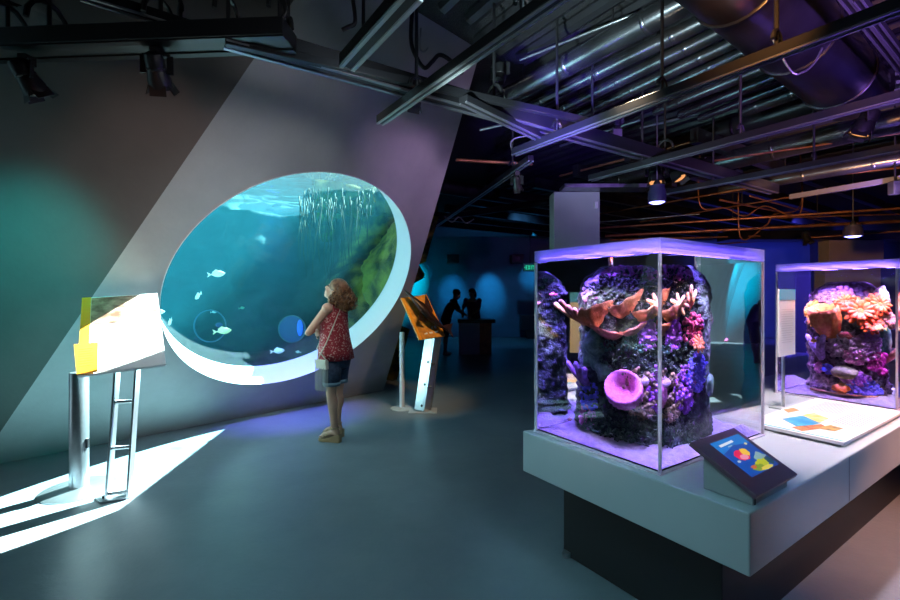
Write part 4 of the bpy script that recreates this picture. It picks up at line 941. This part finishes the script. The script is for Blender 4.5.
track(at_height(347, 62, ZT), at_height(414, -12, ZT), .10, .07, 'short slotted track ending above the round window, leftmost of the diagonal ones', lip=lipg, hang=(.85,))
track(at_height(380, 120, ZT), at_height(566, -12, ZT), .065, .06, 'long slim track crossing diagonally in front of the pale concrete wall', lip=lipg, hang=(.30, .85))
track(at_height(514, 152, ZT), at_height(912, 0, ZT), .07, .06, 'long grey track from the concrete wall edge to the top right corner', lip=lipp, hang=(.2, .55, .8))
track(at_height(590, 178, ZT), at_height(915, 91, ZT), .07, .06, 'track running just below the perforated strut at the right', lip=lipp, hang=(.25, .6))
track(at_height(655, 194, ZT), at_height(915, 145, ZT), .07, .06, 'track below the silver duct on the right, holding the pendant wires', lip=lipp, hang=(.3, .7))
track(at_height(432, 228, Z0), at_height(531, 158, Z0), .07, .06, 'dim track receding from the concrete wall edge into the dark room', lip=lipg, hang=(.9,))
track(at_height(790, 197, 2.95), at_height(915, 176, 2.95), .06, .07, 'flat pale lavender beam at the right edge above the pendant', mt=mat('lavender_beam', (.15, .145, .19), .4), name='cable_tray', cat='cable tray')
# trusses along b
track(at_height(225, 33, Z0), at_height(774, 189, Z0), .13, .12, 'heavy twin rail truss running from the left to the pendant lamps', name='lighting_truss', lip=lipp, hang=(.05, .12, .28, .45, .62), grp='trusses under the ceiling', cat='truss')
track(at_height(225, 41, 2.94), at_height(592, 122, 3.02), .05, .05, 'thin black pipe running below the heavy twin rail truss', name='lighting_truss', hang=(), grp='trusses under the ceiling', cat='truss')
track(at_height(463, 99, 2.92), at_height(545, 139, 2.92), .08, .05, 'short slanted tray below the heavy truss near the wall edge', name='cable_tray', lip=lipp, cat='cable tray')
track(at_height(-40, 47, Z0), at_height(290, 35, Z0), .20, .10, 'heavy black lighting bar across the top left corner', name='lighting_truss', mt=M['black'], lip=M['track'], hang=(.15, .28, .62, .82, .97), grp='trusses under the ceiling', cat='truss')
track(at_height(80, -8, 3.12), at_height(262, 49, 3.12), .07, .05, 'thin bar crossing above the heavy black bar at top left', lip=lipg, hang=(.5,))
track(at_height(842, -8, 3.35), at_height(912, 82, 3.35), .05, .05, 'left rail of the rail pair under the ribbed deck at the top right', lip=lipp, hang=())
track(at_height(857, -4, 3.35), at_height(915, 72, 3.35), .05, .05, 'right rail of the rail pair under the ribbed deck at the top right', lip=lipp, hang=())
m = MB(); sa, sb = at_height(682, -8, 3.45), at_height(850, 108, 3.45)
r = thing('perforated_strut', (sa+sb)/2, 'black perforated strut alongside the big dark duct', 'strut'); m.bar(sa, sb, .10, .06); m.build('channel', M['track'], r)
m = MB(); ax = (sb-sa).normalized(); x = ax.cross(UP).normalized(); ln = (sb-sa).length
for k in range(int(ln/.06)): m.box(sa+ax*(.03+.06*k)-UP*.032-x*.02, .022, .03, .006, (x, ax, UP))
m.build('hole_row', mat('hole_red_brown', (.12, .03, .03), .5), r)

def duct(p0, p1, rad, mt, label, name='duct', bands=0, group='ducts under the ceiling', hang=(), cat='duct'):
    p0, p1 = V(p0), V(p1); r = thing(name, (p0+p1)/2, label, cat, group)
    m = MB(); ax = (p1-p0).normalized(); m.tube([p0, p0+ax*.02, p1-ax*.02, p1], [rad*.96, rad, rad, rad*.96], 28); m.build('pipe', mt, r, smooth=50)
    for k in range(bands):
        q = p0+(p1-p0)*((k+.5)/bands); m = MB(); m.tube([q-ax*.02, q-ax*.012, q+ax*.012, q+ax*.02], [rad*1.0, rad*1.05, rad*1.05, rad*1.0], 28); m.build('joint_band', mt, r, smooth=50)
    for t in hang:
        q = p0+(p1-p0)*t; m = MB(); m.tube([q+UP*rad*.9, V((q.x, q.y, CZ))], .008, 6); m.build('hanger_rod', M['black'], r)
    return r
names = ['uppermost', 'second from the top', 'third from the top', 'fourth from the top', 'fifth from the top']
for k, (x0, y0, x1, y1, rd) in enumerate([(487, 108, 700, -7, .10), (520, 111, 722, 12, .065), (545, 117, 730, 27, .06), (560, 124, 744, 37, .055), (575, 131, 752, 48, .055)]):
    duct(at_height(x0, y0, 3.62), at_height(x1, y1, 3.62), rd, M['duct'], 'silver pipe in the parallel bank at the upper middle, '+names[k], name='silver_pipe', bands=3, group='parallel silver pipes', hang=(.25, .7), cat='pipe')
for k, (x0, y0, x1, y1, rd) in enumerate([(655, 112, 778, 62, .05), (680, 115, 792, 70, .05), (700, 118, 800, 80, .045), (742, 112, 812, 86, .07)]):
    duct(at_height(x0, y0, 3.62), at_height(x1, y1, 3.62), rd, M['duct'], 'dull silver pipe ending at the perforated strut, '+['uppermost', 'second', 'third', 'lowest and thickest'][k]+' below the long grey track', name='silver_pipe', bands=2, group='parallel silver pipes', cat='pipe')
duct(at_height(700, -60, 3.62), at_height(852, 92, 3.55), .29, M['darkduct'], 'big dark round duct at the upper right', bands=3, hang=(.3, .8))
duct(at_height(630, 184, 3.35), at_height(915, 116, 3.35), .13, M['duct'], 'large silver duct below the perforated strut on the right', bands=4, hang=(.3, .6))
duct(at_height(720, 190, 3.2), at_height(915, 156, 3.2), .085, M['duct'], 'slimmer silver duct under the large silver duct', bands=3, hang=(.4,))
duct(at_height(596, 186, 3.4), at_height(652, 172, 3.4), .11, M['duct'], 'short grey duct end left of the pendant lamps', bands=1)
duct(at_height(640, 158, 3.75), at_height(890, 78, 3.75), .15, M['darkduct'], 'dark duct high behind the long grey track', bands=3)
duct(at_height(440, 186, 3.5), at_height(560, 205, 3.5), .14, M['darkduct'], 'dim duct crossing the dark far room', bands=2)
duct(at_height(450, 216, 3.1), at_height(560, 200, 3.1), .06, M['darkduct'], 'dim slim pipe crossing the dark far room', name='pipe', cat='pipe')
# conduits, brown and grey
cond = [(713, 161, 905, 132, 3.25, .014), (600, 214, 760, 186, 3.05, .014), (640, 222, 905, 178, 3.05, .012), (833, 175, 905, 167, 3.2, .016), (600, 228, 905, 208, 2.85, .02), (605, 236, 905, 221, 2.8, .03),
        (690, 246, 905, 231, 2.75, .018), (600, 222, 700, 214, 3.0, .012), (735, 219, 905, 214, 2.9, .014), (720, 200, 850, 226, 3.0, .016), (750, 196, 820, 216, 3.0, .012), (610, 240, 760, 236, 2.8, .022),
        (456, 160, 532, 164, 3.1, .02), (480, 130, 560, 112, 3.3, .014), (560, 176, 700, 140, 3.5, .018), (640, 128, 790, 92, 3.7, .016), (800, 118, 905, 92, 3.5, .016), (560, 146, 640, 120, 3.6, .016), (700, 150, 830, 118, 3.6, .014), (520, 60, 690, -8, 3.75, .012)]
where = ['just under the large silver duct', 'left of the pendant lamps', 'long one behind the pendant lamps', 'short one at the right edge below the slim duct', 'low one over the far tank', 'thick low one above the near tank lid', 'lowest at the right above the far tank', 'short one left behind the blue pendant', 'level one right of the blue pendant', 'slanting down to the right behind the tanks', 'short slanting one right of the pendants', 'low one close above the near tank lid', 'beside the top of the concrete wall edge', 'rising right of the concrete wall edge', 'above the grey column', 'under the dark high duct', 'at the right edge under the dark duct', 'thin one between truss and silver pipes', 'between the two silver ducts', 'thin one above the silver pipe bank']
for k, (x0, y0, x1, y1, z, rd) in enumerate(cond):
    duct(at_height(x0, y0, z), at_height(x1, y1, z), rd, M['copper'] if k not in (7, 13, 15, 17, 19) else M['steel'], ('brown' if k not in (7, 13, 15, 17, 19) else 'grey')+' conduit '+where[k], name='conduit', group='conduits under the ceiling', cat='conduit', hang=(.5,) if k in (2, 4, 8) else ())
# dark cross joists deep in the room
for k in range(9):
    p = at_height(760, 205, 3.5)+DB*(-3.2+.0*k)+DA*(k*.95-1.5)
    m = MB(); q0, q1 = p-DB*2.4, p+DB*7.5; m.bar(q0, q1, .10, .18); struct(m.build('ceiling_beam', M['darkduct']))
# loose cable loops
def cable(pts, rad, label, mt=M['black']):
    m = MB(); P_ = [V(p) for p in pts]; out = []
    for i in range(len(P_)-1):
        a, b, c, d = P_[max(0, i-1)], P_[i], P_[i+1], P_[min(len(P_)-1, i+2)]
        for k in range(8):
            t = k/8; out.append(.5*((2*b)+(c-a)*t+(2*a-5*b+4*c-d)*t*t+(3*b-a-3*c+d)*t**3))
    out.append(P_[-1]); m.tube(out, rad, 7); return tag(m.build('cable', mt, smooth=180), label, 'cable', 'loose cables along the tracks')
def hung(pts): return [V((pts[0].x, pts[0].y, CZ))]+pts+[V((pts[-1].x, pts[-1].y, CZ))]
def px_path(pts, y): return [at_depth(a, b, y) for a, b in pts]
cable(px_path([(413, 0), (411, 40), (418, 60), (425, 68), (432, 62), (440, 55), (452, 62), (462, 74)], 3.35), .016, 'thick black cable dropping onto the truss before the concrete wall')
cable(px_path([(353, 0), (355, 22), (348, 27), (342, 30)], 3.0), .014, 'black cable with a hook above the short slotted track')
cable(px_path([(421, 28), (420, 48), (424, 52), (428, 48)], 3.3), .006, 'thin wire hook hanging beside the thick black cable', M['steel'])
cable(px_path([(512, 150), (511, 142), (520, 137), (545, 134), (556, 128)], 4.6), .008, 'grey cable loop at the left end of the long grey track', M['steel'])
cable([at_depth(540+6*math.cos(a), 128+6*math.sin(a), 4.5) for a in [2*PI*k/10 for k in range(11)]], .008, 'small coiled ring of cable under the truss', M['steel'])
cable(px_path([(766, 26), (790, 70), (803, 72), (815, 62), (822, 48)], 3.2), .008, 'pale wire arching across the big dark duct', M['steel'])
cable(px_path([(283, 0), (286, 12), (282, 20), (288, 34)], 2.6), .014, 'bundled cable at the corner where the black bar meets the truss')
cable(px_path([(444, 216), (452, 222), (459, 217), (466, 223), (474, 219)], 7.5), .012, 'wavy teal lit cable in the dark far room', M['steel'])
cable(hung(px_path([(700, 205), (725, 208), (745, 216), (765, 206), (800, 214)], 7.6)), .012, 'drooping brown cable behind the pendant lamps', M['copper'])
cable(hung(px_path([(740, 236), (765, 226), (775, 214), (800, 206)], 7.9)), .012, 'orange lit cable rising behind the far tank', M['copper'])

# spot heads
def spot_head(at, aim, ln, rad, label, lens=None, mt=None, doors=True, drop=.12):
    at = V(at); aim = V(aim).normalized(); r = thing('spotlight', at, label, 'spotlight', 'spotlights on the tracks'); x = aim.cross(UP).normalized(); y = x.cross(aim); c = at-UP*drop
    mt = mt or M['black']
    m = MB(); m.box(at-UP*.02, .05, .07, .05); m.tube([at, c+UP*(rad+.02)], .014, 8); m.build('clamp', mt, r)
    m = MB()
    for sg in (-1, 1): m.bar(c+UP*(rad+.02)+x*sg*rad*1.12, c+x*sg*rad*1.12-UP*.02, .012, .035, x)
    m.bar(c+UP*(rad+.02)-x*rad*1.15, c+UP*(rad+.02)+x*rad*1.15, .03, .012); m.build('yoke', mt, r)
    m = MB(); m.lathe(c-aim*ln*.5, [(rad*.35, 0), (rad*.7, .01), (rad*.8, ln*.2), (rad*.8, ln*.4), (rad*.86, ln*.42), (rad*.86, ln*.46), (rad*.8, ln*.48), (rad, ln*.75), (rad, ln), (rad*.9, ln), (rad*.86, ln*.92)], 24, aim); m.build('housing', mt, r, smooth=40)
    m = MB(); m.lathe(c+aim*ln*.40, [(rad*.86, 0), (rad*.8, .015), (rad*.4, .025), (.001, .028)], 24, aim); m.build('lens', lens or M['duct'], r, smooth=60)
    if doors:
        for sg in (-1, 1):
            for d_, e_ in ((x, y), (y, x)):
                m = MB(); q = c+aim*ln*.5+d_*sg*rad*1.0; m.bar(q-e_*rad*.7, q+e_*rad*.7, .004, ln*.3, (aim+d_*sg*.5)); m.build('barn_door', mt, r)
    return r
warm = glow('warm_lens', (1, .42, .14), 1.0); blue_l = glow('blue_lens', (.25, .25, 1), 9)
def on(px, py, z): return at_height(px, py, z)
spot_head(at_depth(27, 57, 2.66), (.25, .4, -.75), .20, .065, 'black spotlight hanging at the far left of the heavy black bar')
spot_head(at_depth(157, 50, 2.65), (-.1, .6, -.8), .20, .065, 'black spotlight under the heavy black bar, nearer the truss corner')
spot_head(at_depth(414, 82, 3.45), (-.3, .6, -.7), .17, .07, 'black spotlight behind the long slim track before the concrete wall', drop=.1)
spot_head(at_depth(517, 172, 5.0), (.2, .5, -.8), .16, .05, 'small spotlight below the end of the long grey track', drop=.12)
spot_head(at_depth(655, 160, 5.6), (-.1, -.35, -.9), .26, .085, 'spotlight with a warm lens just above the blue pendant', warm, drop=.18)
spot_head(at_depth(675, 158, 5.6), (.28, -.4, -.85), .26, .085, 'spotlight with a warm lens tilted right, beside the blue pendant', warm, drop=.16)
spot_head(at_depth(866, 105, 4.2), (-.35, .25, -.9), .24, .09, 'large spotlight with barn doors at the right edge above the far tank', warm, drop=.16)
spot_head(at_depth(806, 232, 8.2), (.1, -.4, -.9), .2, .07, 'small dark spotlight far behind the gap between the tanks', drop=.1)
spot_head(at_depth(617, 128, 4.9), (.1, .3, .95), .14, .05, 'small purple lit lamp standing on the heavy truss left of the pendants', drop=-.06, doors=False)
spot_head(at_depth(500, 82, 3.95), (.2, .3, .9), .16, .07, 'blue lit lamp standing on the truss at the concrete wall edge', drop=-.06, doors=False)
def pendant(px, py, y, label, rad=.10, ht=.20):
    c = at_depth(px, py, y); r = thing('pendant_lamp', c, label, 'lamp', 'pendant lamps over the tanks')
    m = MB(); m.lathe(c-UP*ht/2, [(rad*.93, .0), (rad, .0), (rad, ht*.6), (rad*.85, ht*.8), (rad*.85, ht), (.02, ht)], 28, caps=False); m.build('shade', mat('navy_lamp_shade', (.03, .03, .08), .35), r, smooth=40)
    m = MB(); m.lathe(c-UP*(ht/2-.014), [(.001, -.034), (rad*.5, -.028), (rad*.8, -.014), (rad*.9, 0), (rad*.9, .01), (.001, .01)], 24); m.build('lens', blue_l, r)
    m = MB(); m.tube([c+UP*ht/2, V((c.x, c.y, CZ))], .007, 6); m.build('wire', M['steel'], r)
    m = MB(); m.lathe(c+UP*ht/2, [(.04, 0), (.04, .03), (.015, .07)], 16); m.build('cap', M['black'], r, smooth=40)
pendant(657, 194, 5.3, 'blue glowing pendant lamp above the near tank')
pendant(853, 231, 6.6, 'blue glowing pendant lamp on a long wire above the far tank', .115, .16)
# small purple lit boxes on the trusses
for px, py, y, lb in ((707, 161, 6.4, 'small purple lit junction box on the truss right of the pendants'), (738, 173, 7.1, 'small purple lit junction box at the far end of the truss'), (895, 188, 5.6, 'pale grey box at the right picture edge below the lavender beam'), (616, 134, 4.85, 'clamp box on the truss under the purple lit lamp')):
    c = at_depth(px, py, y); r = thing('junction_box', c, lb, 'junction box', 'boxes on the trusses'); m = MB(); m.box(c, .11, .09, .165 if px == 895 else .09); m.build('box', M['steel'], r, bevel=.01); m = MB(); m.box(c+V((0, -.048, 0)), .09, .006, .07); m.build('cover', M['steel'], r)
    if px == 895: m = MB(); m.tube([c+UP*.08, V((c.x, c.y, CZ))], .01, 8); m.build('stem', M['black'], r)
# bright white switch on the column
c = at_depth(596, 205, 6.385); r = thing('wall_switch', c, 'small white box on the right side of the grey column', 'switch'); m = MB(); m.box(c, .045, .03, .09); m.build('plate', M['white'], r); m = MB(); m.box(c-V((0, .018, 0)), .015, .01, .03); m.build('toggle', M['paper'], r)

# ------------------------------------------------------------------ light
def lamp(kind, loc, energy, col, aim=None, size=.1, angle=60, blend=.6, name='lamp'):
    ld = bpy.data.lights.new(name, kind); ld.energy = energy; ld.color = col
    if kind in ('SPOT', 'POINT'): ld.shadow_soft_size = size
    if kind == 'SPOT': ld.spot_size = math.radians(angle); ld.spot_blend = blend
    if kind == 'AREA': ld.size = size
    o = bpy.data.objects.new(name, ld); C.objects.link(o); o.location = loc
    if aim is not None:
        d = (V(aim)-V(loc)) if kind != 'SUN' else V(aim); o.rotation_euler = d.to_track_quat('-Z', 'Y').to_euler()
    return o
sd = V((-.588, -.809, 0)).normalized(); sd.z = -1.0
s_ = lamp('SUN', (0, 12, 9), 95, (1, .97, .93), aim=sd, name='sun'); s_.data.angle = .006
world = bpy.data.worlds.new('World'); S.world = world; world.use_nodes = True
bg = world.node_tree.nodes['Background']; bg.inputs[0].default_value = (.7, .87, 1, 1); bg.inputs[1].default_value = .42
#@@LIGHTS
lamp('SPOT', tt(-.1, 1.4, 3.0), 120, (1, .92, .95), tt(.6, 1.9, 1.3), .05, 22, .7, 'sign_fill')  # added fill to brighten the text sign
lamp('SPOT', (1.2, 1.0, 3.6), 90, (.42, .80, 1), (-1.2, 3.4, 0), .5, 80, 1, 'floor_wash')
lamp('SPOT', (-.6, 0.4, 3.5), 70, (.45, .82, 1), (-1.2, 2.6, 0), .4, 70, 1, 'front_wash')
lamp('SPOT', (-1.9, 1.6, 2.7), 340, (.0, .78, .74), at_depth(4, 250, 3.1), .1, 40, 1, 'teal_wash')
lamp('SPOT', (-1.6, 1.5, 2.3), 14, (1, .40, .22), at_depth(150, 170, 3.3), .1, 50, 1, 'warm_wash')
lamp('SPOT', (1.6, 3.2, 2.6), 120, (.80, .5, 1), at_depth(440, 170, 5.2), .15, 60, 1, 'mauve_wash')
lamp('SPOT', (.6, 1.6, 2.8), 120, (.9, .9, .95), at_depth(205, 225, 4.3), .3, 52, 1, 'wall_wash')
lamp('SPOT', (-1.0, 2.9, 3.0), 75, (.72, .87, 1), at_depth(175, 425, 4.6), .3, 62, 1, 'wall_foot_fill')  # added fill, stands in for bounce off the sunlit floor
lamp('SPOT', (-1.9, 4.7, 2.7), 850, (.20, .12, 1), at_depth(290, 412, 5.7), .1, 46, 1, 'violet_wash')
for px, py, e_ in ((490, 287, 1500), (453, 289, 900), (531, 268, 1000), (425, 276, 260)):
    p = at_depth(px, py, 16); lamp('SPOT', (p.x-.2, 14.2, 3.6), e_*.35, (.02, .46, 1), (p.x, 16, p.z-.2), .05, 27, 1, 'blue_wash')
lamp('SPOT', (2.0, 11, 3.6), 170, (.1, .45, 1), (1.0, 16, 1), .05, 90, 1, 'far_blue_fill')
lamp('SPOT', (.3, 13.5, 3.1), 2600, (.0, .75, .85), (-2.2, 16, 1.7), .01, 44, 1, 'far_teal_wash')
lamp('SPOT', (9, 11.5, 3.4), 900, (.08, .08, 1), (11.5, 16, 1.4), .05, 90, 1, 'far_indigo_wash')
lamp('SPOT', (9.5, 7.5, 3.4), 1500, (.12, .07, 1), (12.8, 7.5, .8), .05, 110, 1, 'right_indigo_wash')
lamp('SPOT', (-.9, 1.9, 3.3), 34, (1, .9, .8), bp_(.5, .5), .05, 26, .6, 'board_fill')  # added neutral fill so the board's orange edge shows
lamp('SPOT', (.15, .2, 2.9), 150, (1, .84, .95), P1(.2, .2, .55), .05, 26, .8, 'tank_edge_fill')  # added fill, brightens the acrylic edges in place of their own glow
lamp('SPOT', (.6, 4.2, 3.3), 220, (1, .62, .3), at_depth(424, 345, 5.85), .06, 32, .8, 'orange_stand_spot')
lamp('SPOT', (-.4, 3.2, 3.2), 110, (1, .9, .82), wp+V((0, 0, 1.2)), .08, 24, .8, 'visitor_spot')
# table
lamp('SPOT', tt(.3, 1.5, 3.4), 480, (1, .80, .88), tt(.3, 1.6, TZ), .08, 50, .7, 'panel_spot')
lamp('SPOT', tt(1.35, .95, 3.3), 260, (1, .75, .5), tt(.74, 1.36, 1.1), .08, 40, .7, 'rear_sign_spot')
lamp('SPOT', (-.9, .9, 3.0), 110, (.38, .85, 1), tt(.6, 0, .6), .2, 36, .8, 'table_front_wash')
lamp('SPOT', (2.6, .6, 3.2), 170, (.25, .50, 1), tt(0, 1.2, .6), .2, 46, .8, 'table_side_wash')
lamp('SPOT', (3.9, 2.0, 3.3), 800, (1, .42, .26), (3.0, 2.5, 0), .1, 42, 1, 'warm_floor_wash')
# fill spots without fixtures, added in place of reflected light on the services
lamp('SPOT', (-.2, 2.4, 2.3), 420, (.7, .95, 1), at_height(600, 70, 3.7), .05, 60, 1, 'pipe_fill')
lamp('SPOT', (2.9, 1.8, 2.5), 420, (.40, .18, 1), at_height(790, 50, 3.6), .05, 80, 1, 'violet_fill')
lamp('SPOT', (1.25, 2.0, 2.95), 110, (1, .42, .12), at_height(775, 65, 3.6), .05, 64, 1, 'orange_fill')
lamp('SPOT', (3.9, 4.6, 2.3), 300, (1, .48, .18), at_height(790, 205, 3.0), .05, 85, 1, 'orange_far_fill')
lamp('SPOT', (5.4, 5.2, 2.3), 260, (.45, .25, 1), at_height(860, 150, 3.3), .05, 90, 1, 'violet_right_fill')
lamp('SPOT', (.55, 2.7, 2.3), 1000, (.14, .06, 1), at_height(555, 122, 3.0), .05, 42, 1, 'truss_violet_fill')
# camera ---------------------------------------------------------------
cd = bpy.data.cameras.new('camera'); cam = bpy.data.objects.new('camera', cd); C.objects.link(cam)
cam.location = (0, 0, EYE); cam.rotation_euler = (PI/2, 0, 0); cd.sensor_width = 36; cd.lens = 36*FOC/900
cd.shift_y = -(300-HY)/900; cd.clip_start = .02; cd.clip_end = 100
S.camera = cam
S.view_settings.view_transform = 'Standard'; S.view_settings.look = 'None'; S.view_settings.exposure = 0; S.view_settings.gamma = 1
S.view_settings.use_curve_mapping = False
cy = S.cycles
cy.caustics_refractive = False; cy.caustics_reflective = False; cy.max_bounces = 14; cy.transmission_bounces = 14; cy.transparent_max_bounces = 24; cy.sample_clamp_indirect = 40
cy.volume_bounces = 1
for o in list(C.objects):
    if '_o' in o: del o['_o']
